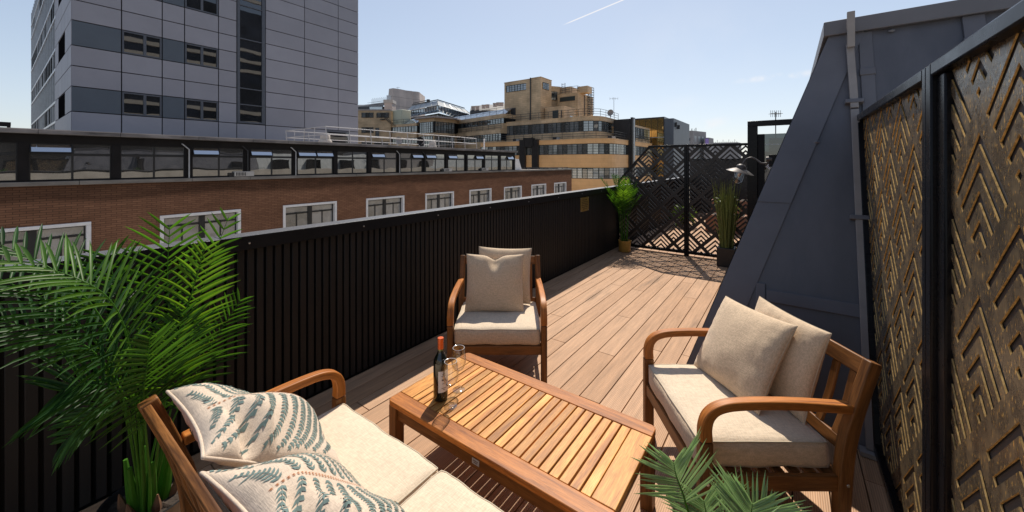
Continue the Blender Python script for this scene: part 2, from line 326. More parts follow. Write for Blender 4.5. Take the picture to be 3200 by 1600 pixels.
# ------------------------------------------------------------------ mesh helper
class MB:
    def __init__(s): s.v = []; s.f = []; s.mi = []; s.g = []
    def add(s, vs, fs, mi=0, gp=None, ax=0):
        o = len(s.v); off = Vector((random.uniform(-9, 9), random.uniform(-9, 9), random.uniform(-9, 9)))
        for i, p in enumerate(vs):
            p = Vector(p); s.v.append(p)
            q = gp[i] if gp else (p if ax == 0 else (Vector((p.y, p.x, p.z)) if ax == 1 else Vector((p.z, p.x, p.y))))
            s.g.append(Vector(q) + off)
        for f in fs: s.f.append(tuple(o + i for i in f)); s.mi.append(mi)
        return s
    def box(s, lo, hi, mi=0, ax=None, M=None):
        (x0, y0, z0), (x1, y1, z1) = lo, hi
        vs = [Vector(p) for p in ((x0, y0, z0), (x1, y0, z0), (x1, y1, z0), (x0, y1, z0), (x0, y0, z1), (x1, y0, z1), (x1, y1, z1), (x0, y1, z1))]
        if ax is None:
            d = (x1 - x0, y1 - y0, z1 - z0); ax = d.index(max(d))
        gp = [(p if ax == 0 else (Vector((p.y, p.x, p.z)) if ax == 1 else Vector((p.z, p.x, p.y)))) for p in vs]
        if M: vs = [M @ p for p in vs]
        return s.add(vs, [(0, 3, 2, 1), (4, 5, 6, 7), (0, 1, 5, 4), (1, 2, 6, 5), (2, 3, 7, 6), (3, 0, 4, 7)], mi, gp)
    def bar(s, p, q, w, h, up=(0, 0, 1), mi=0):
        p, q = Vector(p), Vector(q); t = q - p; l = t.length; t.normalize(); up = Vector(up)
        a = t.cross(up)
        if a.length < 1e-4: a = t.cross(Vector((0, 1, 0)))
        a.normalize(); b = a.cross(t)
        m = Matrix((t, a, b)).transposed().to_4x4(); m.translation = p
        return s.box((0, -w / 2, -h / 2), (l, w / 2, h / 2), mi, 0, m)
    def tube(s, pts, r, n=8, mi=0, cap=True):
        pts = [Vector(p) for p in pts]; rs = r if isinstance(r, (list, tuple)) else [r] * len(pts)
        vs = []; gp = []; pa = None; d = 0
        for i, p in enumerate(pts):
            t = (pts[min(i + 1, len(pts) - 1)] - pts[max(i - 1, 0)]).normalized()
            if pa is None:
                a = t.cross(Vector((0, 0, 1)))
                if a.length < 1e-3: a = t.cross(Vector((1, 0, 0)))
            else: a = pa - t * pa.dot(t)
            a.normalize(); pa = a; b = t.cross(a)
            if i: d += (p - pts[i - 1]).length
            for k in range(n):
                an = 2 * math.pi * k / n
                vs.append(p + (a * math.cos(an) + b * math.sin(an)) * rs[i]); gp.append(Vector((d, math.cos(an) * rs[i], math.sin(an) * rs[i])))
        fs = []
        for i in range(len(pts) - 1):
            for k in range(n):
                k2 = (k + 1) % n; fs.append((i * n + k, i * n + k2, (i + 1) * n + k2, (i + 1) * n + k))
        if cap: fs.append(tuple(range(n - 1, -1, -1))); fs.append(tuple((len(pts) - 1) * n + k for k in range(n)))
        return s.add(vs, fs, mi, gp)
    def sweep(s, path, w, h, side=(1, 0, 0), mi=0):
        """rectangular section w (along side) x h swept along path; h may be a list"""
        path = [Vector(p) for p in path]; side = Vector(side).normalized(); vs = []; gp = []; d = 0
        for i, p in enumerate(path):
            t = (path[min(i + 1, len(path) - 1)] - path[max(i - 1, 0)]).normalized(); nn = side.cross(t).normalized()
            hh = h[i] if isinstance(h, (list, tuple)) else h
            if i: d += (p - path[i - 1]).length
            for a, b in ((-1, -1), (1, -1), (1, 1), (-1, 1)):
                vs.append(p + side * (a * w / 2) + nn * (b * hh / 2)); gp.append(Vector((d, a * w / 2, b * hh / 2)))
        fs = []
        for i in range(len(path) - 1):
            for k in range(4):
                k2 = (k + 1) % 4; fs.append((i * 4 + k, i * 4 + k2, (i + 1) * 4 + k2, (i + 1) * 4 + k))
        n = len(path) - 1
        fs += [(3, 2, 1, 0), (n * 4, n * 4 + 1, n * 4 + 2, n * 4 + 3)]
        return s.add(vs, fs, mi, gp)
    def lathe(s, prof, n=32, M=None, mi=0, a0=0, a1=2 * math.pi):
        full = abs(a1 - a0 - 2 * math.pi) < 1e-6; m = n if full else n + 1
        vs = []
        for r, z in prof:
            for k in range(m):
                an = a0 + (a1 - a0) * k / n; p = Vector((r * math.cos(an), r * math.sin(an), z)); vs.append(M @ p if M else p)
        fs = []
        for i in range(len(prof) - 1):
            for k in range(n):
                k2 = (k + 1) % m if full else k + 1; fs.append((i * m + k, i * m + k2, (i + 1) * m + k2, (i + 1) * m + k))
        return s.add(vs, fs, mi)
    def prism(s, plan, z0, z1, mi=0):
        """vertical prism over a counter-clockwise plan polygon"""
        n = len(plan); vs = [(p[0], p[1], z0) for p in plan] + [(p[0], p[1], z1) for p in plan]
        fs = [(i, (i + 1) % n, n + (i + 1) % n, n + i) for i in range(n)] + [tuple(range(n - 1, -1, -1)), tuple(range(n, 2 * n))]
        return s.add(vs, fs, mi)
    def quad(s, a, b, c, d, mi=0): return s.add([a, b, c, d], [(0, 1, 2, 3)], mi)
    def build(s, name, mats, parent=None, smooth=False, bevel=0, seg=2, world=False, angle=40):
        me = bpy.data.meshes.new(name)
        vs = s.v
        if world and parent:
            inv = WM(parent).inverted(); vs = [inv @ p for p in vs]
        me.from_pydata([tuple(p) for p in vs], [], s.f)
        if not isinstance(mats, (list, tuple)): mats = [mats]
        for m in mats: me.materials.append(MT[m] if isinstance(m, str) else m)
        me.polygons.foreach_set('material_index', s.mi)
        at = me.attributes.new('gp', 'FLOAT_VECTOR', 'POINT')
        at.data.foreach_set('vector', [c for g in s.g for c in g])
        if smooth: me.polygons.foreach_set('use_smooth', [True] * len(me.polygons))
        me.update()
        if smooth and smooth != 'all': me.set_sharp_from_angle(angle=R(angle))
        o = bpy.data.objects.new(name, me); COL.objects.link(o)
        if parent: o.parent = parent
        if bevel:
            b = o.modifiers.new('Bevel', 'BEVEL'); b.width = bevel; b.segments = seg; b.limit_method = 'ANGLE'; b.angle_limit = R(35)
            b.harden_normals = False
            me.polygons.foreach_set('use_smooth', [True] * len(me.polygons)); me.set_sharp_from_angle(angle=R(60))
        return o

def WM(o):
    m = Matrix.LocRotScale(o.location, o.rotation_euler, None)
    return WM(o.parent) @ m if o.parent else m

def tag(o, label, cat, group=None):
    o['label'] = label; o['category'] = cat
    if group: o['group'] = group
    return o
def struct(o): o['kind'] = 'structure'; return o
def thing(name, label, cat, loc=(0, 0, 0), rz=0, group=None):
    o = bpy.data.objects.new(name, None); COL.objects.link(o)
    o.location = loc; o.rotation_euler = (0, 0, rz); o.empty_display_size = .1
    return tag(o, label, cat, group)
def copy_tree(o, parent=None):
    c = o.copy(); COL.objects.link(c)
    if parent: c.parent = parent
    for ch in list(o.children): copy_tree(ch, c)
    return c
def bez(pts, n):
    """Catmull-Rom through pts"""
    P = [Vector(p) for p in pts]; P = [P[0] * 2 - P[1]] + P + [P[-1] * 2 - P[-2]]
    out = []; k = len(P) - 3
    for i in range(n + 1):
        t = i / n * k; j = min(int(t), k - 1); t -= j
        a, b, c, d = P[j:j + 4]
        out.append(.5 * ((2 * b) + (c - a) * t + (2 * a - 5 * b + 4 * c - d) * t * t + (3 * b - a - 3 * c + d) * t ** 3))
    return out
# ================================================================== TERRACE
WX = -2.72           # inner face of the slatted parapet
SY = 7.30            # far privacy screen
# deck -------------------------------------------------------------
def deck(name, x0, x1, y0, y1):
    mb = MB(); n = int((x1 - x0) / .152) + 1
    for i in range(n):
        xa = x0 + .152 * i; xb = min(xa + .1465, x1)
        if xb - xa < .02: continue
        y = y0 - random.uniform(0, 2.2)
        while y < y1:
            L = random.choice((1.6, 2.2, 2.6, 3.2, 3.6)); a, b = max(y, y0), min(y + L - .004, y1)
            if b - a > .05: mb.box((xa, a, -.026), (xb, b, 0), 0, 1)
            y += L
    mb.box((x0, y0, -.07), (x1, y1, -.032), 1)
    return struct(mb.build(name, ['deck', 'under'], bevel=.0018, seg=1))
deck('deck', -2.715, 1.0, -2.2, 7.27)
deck('far_deck', -2.715, .3, 7.34, 14)

# slatted parapet ----------------------------------------------------
w = thing('parapet_wall', 'long black parapet wall clad in vertical slats under a speckled grey coping', 'wall', (WX, 0, 0))
mb = MB(); y = -2.2
while y < 7.28:
    mb.box((WX - .03, y, .012), (WX, y + .0385, 1.15), 0, 2)
    y += .0532
mb.box((WX - .11, -2.2, -.02), (WX - .0305, 14, 1.15), 1)
mb.build('slat_cladding', ['slat', 'blackmat'], w, bevel=.002, seg=1, world=True)
mb = MB(); y = -2.2
while y < 14:
    mb.box((WX - .115, y, 1.1505), (WX + .03, y + 2.996, 1.203), 0, 1); y += 3.0
mb.box((WX + .0305, -2.2, 1.118), (WX + .034, 14, 1.2025), 1)
mb.build('coping', ['coping', 'blackmat'], w, bevel=.003, world=True)
y = -1.4
mb = MB()
while y < 7.2:
    mb.lathe([(0, .003), (.005, .002), (.006, 0)], 8, Matrix.Translation((WX + .034, y, 1.158)) @ Matrix.Rotation(R(90), 4, 'Y')); y += .78
mb.build('coping_screws', 'screw', w, world=True)

# brass plaque -------------------------------------------------------
pq = thing('brass_plaque', 'small square brass plaque screwed to the black slatted wall', 'plaque', (WX + .001, 5.78, .975))
mb = MB().box((0, -.155, -.115), (.004, .155, .115)); mb.build('plate', 'brass', pq, bevel=.001)
mb = MB(); random.seed(3)
for i, z in enumerate((.072, .04, .012, -.016, -.046, -.076)):
    L = (.09, .12, .115, .12, .1, .07)[i]; y = -L
    while y < L:
        l = random.uniform(.012, .035); mb.box((.0042, y, z - .006), (.005, min(y + l, L), z + .006)); y += l + .009
mb.build('engraving', 'engraved', pq)
for sy in (-1, 1):
    for sz in (-1, 1):
        MB().lathe([(0, .004), (.006, .003), (.008, 0)], 10, Matrix.Translation((.004, sy * .142, sz * .102)) @ Matrix.Rotation(R(90), 4, 'Y')).build('screw', 'screw', pq, smooth=True)

# chevron privacy screens ----------------------------------------------
def clip(poly, planes):
    for (nx, nz, d) in planes:                       # keep nx*a+nz*z<=d
        out = []
        for i in range(len(poly)):
            p, q = poly[i], poly[(i + 1) % len(poly)]
            sp, sq = nx * p[0] + nz * p[1] - d, nx * q[0] + nz * q[1] - d
            if sp <= 1e-9: out.append(p)
            if (sp < -1e-9 and sq > 1e-9) or (sp > 1e-9 and sq < -1e-9):
                t = sp / (sp - sq); out.append((p[0] + t * (q[0] - p[0]), p[1] + t * (q[1] - p[1])))
        poly = out
        if len(poly) < 3: return []
    return poly
def chevrons(a0, a1, z0, z1, apex, planes, to3d, th, wall_mi=0, back=True, margin=.03, wd=.030):
    h = .2215; s = h * math.sqrt(2); B = [0]
    k0 = .0225; pit = .0562; end = k0 + 4 * pit + wd
    for k in range(5): B += [k0 + pit * k, k0 + pit * k + wd]
    B.append(s); q2 = 1 / math.sqrt(2)
    def solid(p, q):
        m, M_ = min(p, q), max(p, q)
        if M_ > end: return True
        return not any(k0 + pit * k < m < k0 + pit * k + wd for k in range(5))
    P0 = [(1, 0, a1), (-1, 0, -a0), (0, 1, z1), (0, -1, -z0)] + planes
    inner = [(n0, n1, d - margin * math.hypot(n0, n1)) for n0, n1, d in P0]
    mb = MB(); idx = {}; V = []; F = []; E = {}
    def vid(p):
        k = (round(p[0], 5), round(p[1], 5))
        if k not in idx: idx[k] = len(V); V.append(k)
        return idx[k]
    for i in range(-14, 15):
        for j in range(-14, 15):
            ax, az = apex[0] + (i - j) * h, apex[1] - (i + j) * h
            if ax + h < a0 or ax - h > a1 or az < z0 or az - 2 * h > z1: continue
            for m in range(len(B) - 1):
                for n in range(len(B) - 1):
                    p0, p1, r0, r1 = B[m], B[m + 1], B[n], B[n + 1]
                    if not solid((p0 + p1) / 2, (r0 + r1) / 2): continue
                    quad = [(ax + (r - p) * q2, az - (p + r) * q2) for p, r in ((p0, r0), (p1, r0), (p1, r1), (p0, r1))]
                    poly = clip(quad, P0)
                    if len(poly) < 3: continue
                    ids = [vid(p) for p in poly]; ids = [a for t, a in enumerate(ids) if a != ids[t - 1]]
                    if len(ids) < 3: continue
                    F.append(ids)
                    for t in range(len(ids)):
                        e = (ids[t], ids[(t + 1) % len(ids)])
                        if (e[1], e[0]) in E: E.pop((e[1], e[0]))
                        else: E[e] = 1
    n = len(V); vs = [to3d(a, z, 0) for a, z in V] + [to3d(a, z, th) for a, z in V]
    o = len(mb.v); mb.add(vs, [tuple(f) for f in F])
    mb.f += [tuple(n + i for i in reversed(f)) for f in F] ; mb.mi += [0] * len(F)
    for (a, b) in E: mb.f.append((b, a, n + a, n + b)); mb.mi.append(wall_mi)
    return mb

sc = thing('far_screen', 'dark cut out chevron screen at the far end of the deck, one corner slanted', 'screen', (-1.6, SY, 0))
slant = (-(1.98 - 1.31), 1.0)                       # upper left edge: rises from the wall to the cut corner
sx0, sz0, sx1, sz1 = -2.69, 1.31, -2.105, 1.985
nx, nz = -(sz1 - sz0), (sx1 - sx0); dd = nx * sx0 + nz * sz0
far3d = lambda a, z, t: (a, SY - .004 + t, z)
chevrons(-2.69, -1.485, .085, 1.955, (-1.899, 1.742), [(nx, nz, dd - .02)], far3d, .008).build('panel', ['dbronze'], sc, world=True)
chevrons(-1.425, -.53, .085, 1.955, (-1.225, 1.965), [], far3d, .008).build('panel', ['dbronze'], sc, world=True)
for f in (0, 1):
    mb = MB()
    if f == 0:
        mb.box((-2.69, SY - .02, .04), (-1.461, SY + .03, .09)); mb.box((-2.715, SY - .02, .04), (-2.68, SY + .03, 1.31))
        mb.box((-2.12, SY - .02, 1.945), (-1.461, SY + .03, 1.985)); mb.bar((-2.70, SY + .005, 1.30), (-2.105, SY + .005, 1.968), .05, .036)
        mb.box((-1.50, SY - .022, 0), (-1.4605, SY + .032, 1.9855))
    else:
        mb.box((-1.4195, SY - .02, .04), (-.535, SY + .03, .09)); mb.box((-1.4195, SY - .02, 1.945), (-.535, SY + .03, 1.985))
        mb.box((-1.459, SY - .022, 0), (-1.42, SY + .032, 1.9855))
    mb.build('frame', 'black', sc, bevel=.003, world=True)

dr = thing('door_frame', 'tall black frame with a dark glass panel between chevron screen and sloping roof', 'door frame', (-.3, SY, 0))
mb = MB(); mb.box((-.532, SY - .05, 0), (-.395, SY + .05, 2.25)); mb.build('post', 'black', dr, bevel=.004, world=True)
MB().box((-.532, SY - .05, 2.251), (.5, SY + .05, 2.335)).build('lintel', 'black', dr, bevel=.004, world=True)
MB().box((-.394, SY - .03, 0), (-.30, SY + .03, 2.12)).build('jamb', 'blackmat', dr, bevel=.003, world=True)
mb = MB().box((-.2995, SY - .006, .03), (.45, SY + .006, 2.12)); gp = mb.build('glass_panel', 'tglass', dr, world=True)
mb = MB()
for k in range(4):
    for sgn in (-1, 1):
        cx = -.225 + (.0 if k < 4 else 0); zt = 1.652 - k * .026; l = .085 - k * .02
        mb.bar((cx, SY - .0085, zt), (cx + sgn * l * .72, SY - .0085, zt - l * .72), .001, .012, (0, 0, 1))
mb.build('mirrored_chevrons', 'whitepaint', gp, world=True)  # white bars on the glass paint the reflection of the chevron pattern
MB().box((-.2995, SY - .012, 1.95), (.45, SY - .0065, 1.957)).build('glass_rail', 'alu', gp, world=True)

# mansard ---------------------------------------------------------------
def SP(x, z, off=0): return Vector((x, 2.947 + .33 * z - .9496 * off, z + .3134 * off))
def hipx(z): return -.655 + .348 * z
ms = thing('mansard_roof', 'dark blue grey metal mansard roof end sloping back beside the deck', 'roof', (0, 3.0, 0))
mb = MB(); zt = 2.70
a = [(-.655, 2.947, 0), (3.2, 2.947, 0), (3.2, 2.947 + .33 * zt, zt), (hipx(zt), 2.947 + .33 * zt, zt)]
b = [(-.655, 16, 0), (hipx(zt), 16, zt)]
mb.quad(*a); mb.quad(a[3], b[1], b[0], a[0]); mb.quad(a[3], a[2], (3.2, 16, zt), b[1])
mb.build('roof_slope', 'zinc', ms, world=True)
mb = MB()                                            # wide hip flashing, two lapped lengths
for z0, z1, of in ((0.0, 1.40, .010), (1.36, 2.64, .016)):
    p = [SP(hipx(z0) - .004, z0, of), SP(hipx(z0) + .20, z0, of), SP(hipx(z1) + .20, z1, of), SP(hipx(z1) - .004, z1, of)]
    q = [SP(hipx(z0) - .004, z0, -.01), SP(hipx(z0) + .20, z0, -.01), SP(hipx(z1) + .20, z1, -.01), SP(hipx(z1) - .004, z1, -.01)]
    mb.add(p + q, [(0, 1, 2, 3), (7, 6, 5, 4), (1, 0, 4, 5), (2, 1, 5, 6), (3, 2, 6, 7), (0, 3, 7, 4)])
    w0 = [Vector((hipx(z) - .010, 2.947 + .33 * z - .004 + d, z)) for z, d in ((z0, 0), (z1, 0), (z1, .25), (z0, .25))]
    mb.add(w0, [(0, 1, 2, 3)])
mb.build('hip_flashing', 'zinc2', ms, world=True)
def strip(x, z0, z1, w, of=.014, name='seam_cover', m='zinc2'):
    vs = [SP(x + sx * w / 2, z, o) for o in (-.01, of) for sx, z in ((-1, z0), (1, z0), (1, z1), (-1, z1))]
    return MB().add(vs, [(4, 5, 6, 7), (0, 3, 2, 1), (0, 1, 5, 4), (1, 2, 6, 5), (2, 3, 7, 6), (3, 0, 4, 7)]).build(name, m, ms, world=True, bevel=.003)
strip(-.155, 0, .80, .055); strip(.462, 0.72, 2.62, .075, .012); strip(.462, 2.28, 2.33, .085, .02); strip(.985, 0, 2.62, .10, .016); strip(.985, 2.40, 2.46, .115, .024); strip(1.7, 0, 2.62, .1, .016)
strip(1.42, .69, .765, 3.08, .018, 'ledge_strip')
mb = MB(); zc = 2.625
mb.box((hipx(zc) - .035, 2.947 + .33 * zc - .045, zc), (3.2, 16, zc + .11)); mb.build('coping', 'zinc2', ms, bevel=.006, world=True)
mb = MB()
for (x, z) in ((.60, 2.595), (.17, 1.80)): mb.add([SP(x + .02 * math.cos(t), z + .012 * math.sin(t), .016) for t in [k * math.pi / 4 for k in range(8)]] + [SP(x, z, .026)], [(k, (k + 1) % 8, 8) for k in range(8)])
mb.build('patch', 'zinc2', ms, world=True)

dp = thing('cable_conduit', 'pale grey flat conduit running up the dark sloping roof', 'conduit', tuple(SP(.381, 0)))
def cstrip(x0, z0, x1, z1, w, o0, o1):
    vs = [SP(x + sx * w / 2, z, o) for o in (o0, o1) for x, sx, z in ((x0, -1, z0), (x0, 1, z0), (x1, 1, z1), (x1, -1, z1))]
    return MB().add(vs, [(4, 5, 6, 7), (0, 3, 2, 1), (0, 1, 5, 4), (1, 2, 6, 5), (2, 3, 7, 6), (3, 0, 4, 7)])
cstrip(.381, .02, .381, 2.02, .045, .024, .042).build('strip', 'pipe', dp, world=True, bevel=.003)
cstrip(.381, 2.03, .372, 2.52, .045, .026, .044).build('strip', 'pipe', dp, world=True, bevel=.003)
vs = MB().box((.351, 2.947 + .33 * 2.52 - .09, 2.50), (.395, 2.947 + .33 * 2.52 - .066, 2.76)); vs.build('strip', 'pipe', dp, world=True, bevel=.003)
for z in (1.285, 2.08): cstrip(.381, z - .014, .381, z + .014, .10, .0, .05).build('clip', 'zinc2', dp, world=True, bevel=.004)
MB().box((.33, 2.88, .003), (.44, 2.945, .03)).build('foot_plate', 'pipe', dp, world=True, bevel=.003)

# bronze side screen -------------------------------------------------------
BX = .42
bs = thing('bronze_screen', 'bronze chevron privacy screen in a glossy black frame along the right of the deck', 'screen', (BX, 1.9, 0))
k = 1 / .33                                           # slanted far edge follows the roof slope: Y <= 2.947+.33 z
br3d = lambda a, z, t: (BX + t, a, z)
pl = [(1, -.33, 2.947 - .045)]
chevrons(1.965, 3.62, .07, 1.945, (1.581 + 3 * .2215, 1.767), pl, br3d, .004, 1, wd=.0235).build('panel', ['bronze', 'edge'], bs, world=True)
chevrons(.60, 1.80, .07, 1.945, (1.581, 1.767), [], br3d, .004, 1, wd=.0235).build('panel', ['bronze', 'edge'], bs, world=True)
MB().add([(BX + .0065, a, z) for a, z in ((1.97, .06), (2.94, .06), (3.56, 1.945), (1.97, 1.945))], [(0, 1, 2, 3)]).build('backing', 'backing', bs, world=True)
MB().add([(BX + .0065, a, z) for a, z in ((.6, .06), (1.8, .06), (1.8, 1.945), (.6, 1.945))], [(0, 1, 2, 3)]).build('backing', 'backing', bs, world=True)
f0, f1 = BX - .03, BX + .06
mb = MB(); mb.box((f0, 1.93, 0), (f1, 1.975, 1.99)); mb.box((f0, 1.9755, 1.945), (f1, 3.60, 1.99)); mb.box((f0, 1.9755, .03), (f1, 2.93, .075))
mb.bar((BX + .015, 2.925, 0.01), (BX + .015, 2.925 + .33 * 1.93, 1.93), .09, .045, (0, 1, 0)); mb.build('frame', 'black', bs, bevel=.006, seg=2, world=True)
mb = MB(); mb.box((f0, 1.872, 0), (f1, 1.9285, 1.99)); mb.box((f0, .4, 1.945), (f1, 1.8715, 1.99)); mb.box((f0, .4, .03), (f1, 1.8715, .075)); mb.box((f0 + .015, 1.795, .0755), (f1, 1.8715, 1.9445)); mb.box((f0, .4, .0755), (f1, .6, 1.9445))
mb.build('frame', 'black', bs, bevel=.006, seg=2, world=True)

# wall lamp ------------------------------------------------------------------
LY = 4.5
lp = thing('wall_lamp', 'galvanised swan neck lamp with a wide shade and glass jar on the roof edge', 'lamp', (-.1, LY, 1.68))
mb = MB().box((-.15, LY - .05, 1.615), (-.06, LY + .05, 1.735)); mb.build('wall_box', 'blackmat', lp, bevel=.004, world=True)
mb = MB().lathe([(0, .0), (.024, .0), (.026, .01), (.026, .05), (0, .05)], 16, Matrix.Translation((-.172, LY - .03, 1.69)) @ Matrix.Rotation(R(90), 4, 'Y')); mb.build('cap_nut', 'iron', lp, smooth=True, world=True)
arm = bez([(-.15, LY - .02, 1.652), (-.21, LY - .02, 1.652), (-.25, LY, 1.684), (-.294, LY, 1.708), (-.342, LY, 1.69), (-.372, LY, 1.64)], 22)
MB().tube(arm, .0085, 10).build('arm', 'iron', lp, smooth=True, world=True)
T = Matrix.Translation((-.378, LY, 1.632)) @ Matrix.Rotation(R(14), 4, 'Y')
MB().lathe([(.0, .012), (.02, .01), (.04, -.004), (.046, -.02), (.044, -.036), (.052, -.042)], 28, T).build('neck', 'iron', lp, smooth=True, world=True)
MB().lathe([(.046, -.036), (.075, -.048), (.125, -.075), (.128, -.079), (.124, -.079), (.072, -.052), (.044, -.041)], 40, T).build('shade', 'iron', lp, smooth=True, world=True)
mb = MB(); pr = [(.043, -.05), (.046, -.07), (.046, -.13), (.044, -.155), (.034, -.178), (.018, -.19), (0, -.193)]
mb.lathe(pr, 36, T); jar = mb.build('glass_jar', 'rib', lp, smooth=True, world=True)
MB().lathe([(0, -.06), (.012, -.065), (.017, -.09), (.014, -.115), (0, -.122)], 14, T).build('bulb', 'bulb', lp, smooth=True, world=True)

# ================================================================== FURNITURE
def cushion(name, parent, cx, cy, z0, w, d, h, mats=('linen2', 'linen', 'seam'), seed=0, nx=22, ny=20, nz=5):
    """soft box seat cushion with piped seams"""
    mb = MB(); r = .018; vs = {}; V = []; F = []
    def pt(i, j, k):
        key = (i, j, k)
        if key in vs: return vs[key]
        u, v, t = i / nx * 2 - 1, j / ny * 2 - 1, k / nz * 2 - 1
        p = Vector((u * w / 2, v * d / 2, t * h / 2))
        c = Vector((max(-w / 2 + r, min(w / 2 - r, p.x)), max(-d / 2 + r, min(d / 2 - r, p.y)), max(-h / 2 + r, min(h / 2 - r, p.z))))
        dv = p - c
        if dv.length > 1e-6: p = c + dv.normalized() * r
        e = (1 - u ** 4) * (1 - v ** 4)
        p.z += t * .014 * e
        p.x += u * .008 * (1 - t * t) * (1 - v ** 4); p.y += v * .008 * (1 - t * t) * (1 - u ** 4)
        nn = mnoise.noise(Vector((p.x * 7 + seed, p.y * 7, p.z * 9))) * .006 + mnoise.noise(Vector((p.x * 22 + seed, p.y * 22, p.z * 12))) * .0022
        p += Vector((u ** 5, v ** 5, t)) * nn
        vs[key] = len(V); V.append(p + Vector((cx, cy, z0 + h / 2))); return vs[key]
    for i in range(nx):
        for j in range(ny):
            F.append(((pt(i, j, nz), pt(i + 1, j, nz), pt(i + 1, j + 1, nz), pt(i, j + 1, nz)), 0))
            F.append(((pt(i, j, 0), pt(i, j + 1, 0), pt(i + 1, j + 1, 0), pt(i + 1, j, 0)), 1))
    for k in range(nz):
        for i in range(nx):
            F.append(((pt(i, 0, k), pt(i + 1, 0, k), pt(i + 1, 0, k + 1), pt(i, 0, k + 1)), 1))
            F.append(((pt(i, ny, k), pt(i, ny, k + 1), pt(i + 1, ny, k + 1), pt(i + 1, ny, k)), 1))
        for j in range(ny):
            F.append(((pt(0, j, k), pt(0, j, k + 1), pt(0, j + 1, k + 1), pt(0, j + 1, k)), 1))
            F.append(((pt(nx, j, k), pt(nx, j + 1, k), pt(nx, j + 1, k + 1), pt(nx, j, k + 1)), 1))
    mb.add(V, [f for f, m in F]); mb.mi = [m for f, m in F]
    o = mb.build(name, [mats[0], mats[1]], parent, smooth='all')
    loop = [(i, 0) for i in range(nx)] + [(nx, j) for j in range(ny)] + [(i, ny) for i in range(nx, 0, -1)] + [(0, j) for j in range(ny, 0, -1)]
    mb = MB(); pts = [V[pt(i, j, nz)] * 1.0 for i, j in loop]; pts.append(pts[0])
    mb.tube(pts, .0032, 6, cap=False); mb.build('piping', mats[2], o, smooth='all')
    return o

def make_seat(label, cat, n, loc, rz, group=None, name='armchair'):
    W = .745 if n == 1 else 1.535; cw = W - .09
    t = thing(name, label, cat, loc, rz, group)
    for sx in (-1, 1):
        x = sx * (W / 2 - .0225)
        MB().box((x - .0225, -.318, 0), (x + .0225, -.262, .44), 0, 2).build('leg', 'teakdark', t, bevel=.006)
        MB().sweep(bez([(x, .30, 0), (x, .305, .2), (x, .325, .42), (x, .375, .60), (x, .44, .785)], 12), .045, [.055] * 3 + [.06] * 5 + [.055] * 5).build('leg', 'teakdark', t, bevel=.006)
        path = bez([(x, -.29, .441), (x, -.29, .50), (x, -.272, .55), (x, -.225, .583), (x, -.13, .598), (x, .08, .60), (x, .34, .585)], 30)
        MB().sweep(path, .047, [.054 - .016 * min(1, i / 14) for i in range(31)]).build('arm', 'teak', t, bevel=.007, seg=3)
        MB().box((x - .012, -.262, .225), (x + .012, .30, .292), 0, 1).build('side_rail', 'teakdark', t, bevel=.004)
    for y0, y1 in ((-.312, -.288), (.29, .314)):
        MB().box((-W / 2 + .045, y0, .225), (W / 2 - .045, y1, .292), 0, 0).build('front_rail' if y0 < 0 else 'rear_rail', 'teakdark', t, bevel=.004)
    tilt = lambda z: .325 + (z - .42) * (.115 / .365) if z > .42 else .325
    def brail(z, h, nm):
        m = Matrix.Translation((0, tilt(z) + .008, z)) @ Matrix.Rotation(R(-18), 4, 'X')
        MB().box((-W / 2 + .045, -.012, -h / 2), (W / 2 - .045, .012, h / 2), 0, 0, m).build(nm, 'teakdark', t, bevel=.005)
    brail(.742, .075, 'top_rail'); brail(.40, .055, 'lower_rail')
    ns = 7 if n == 1 else 14
    for i in range(ns):
        x = -cw / 2 + cw * (i + .5) / ns
        MB().sweep(bez([(x, tilt(.42) + .012, .425), (x, tilt(.55) + .018, .55), (x, tilt(.705) + .008, .706)], 8), .036, .014).build('back_slat', 'teakdark', t, bevel=.003)
    mb = MB()
    for i in range(8): mb.box((-W / 2 + .04, -.25 + i * .07, .27), (W / 2 - .04, -.21 + i * .07, .288), 0, 0)
    mb.build('seat_slats', 'teakdark', t)
    for i in range(n):
        c = (i - (n - 1) / 2) * (cw / n)
        cushion('seat_cushion', t, c, -.012, .293, cw / n - .006, .585, .122, seed=i * 3.3 + n)
    for sx in (-1, 1):
        for (y, z) in ((-.287, .26), (.315, .26)):
            MB().lathe([(0, .002), (.006, .0015), (.007, 0)], 10, Matrix.Translation((sx * W / 2, y, z)) @ Matrix.Rotation(R(90 * sx), 4, 'Y')).build('bolt', 'screw', t)
    return t
SEAT_G = 'matching teak seats round the table'
ch1 = make_seat('teak armchair with pale linen seat beside the black slatted wall', 'armchair', 1, (-1.93, 2.465, 0), R(36), 'teak armchairs with linen cushions')
ch2 = copy_tree(ch1); ch2.location = (-.262, 2.292, 0); ch2.rotation_euler.z = R(-54.4)
ch2['label'] = 'teak armchair with its back to the bronze screen, turned side on'
sofa = make_seat('two seat teak sofa with linen cushions in front of the tall palm', 'sofa', 2, (-1.143, .775, 0), R(180), None, 'sofa')

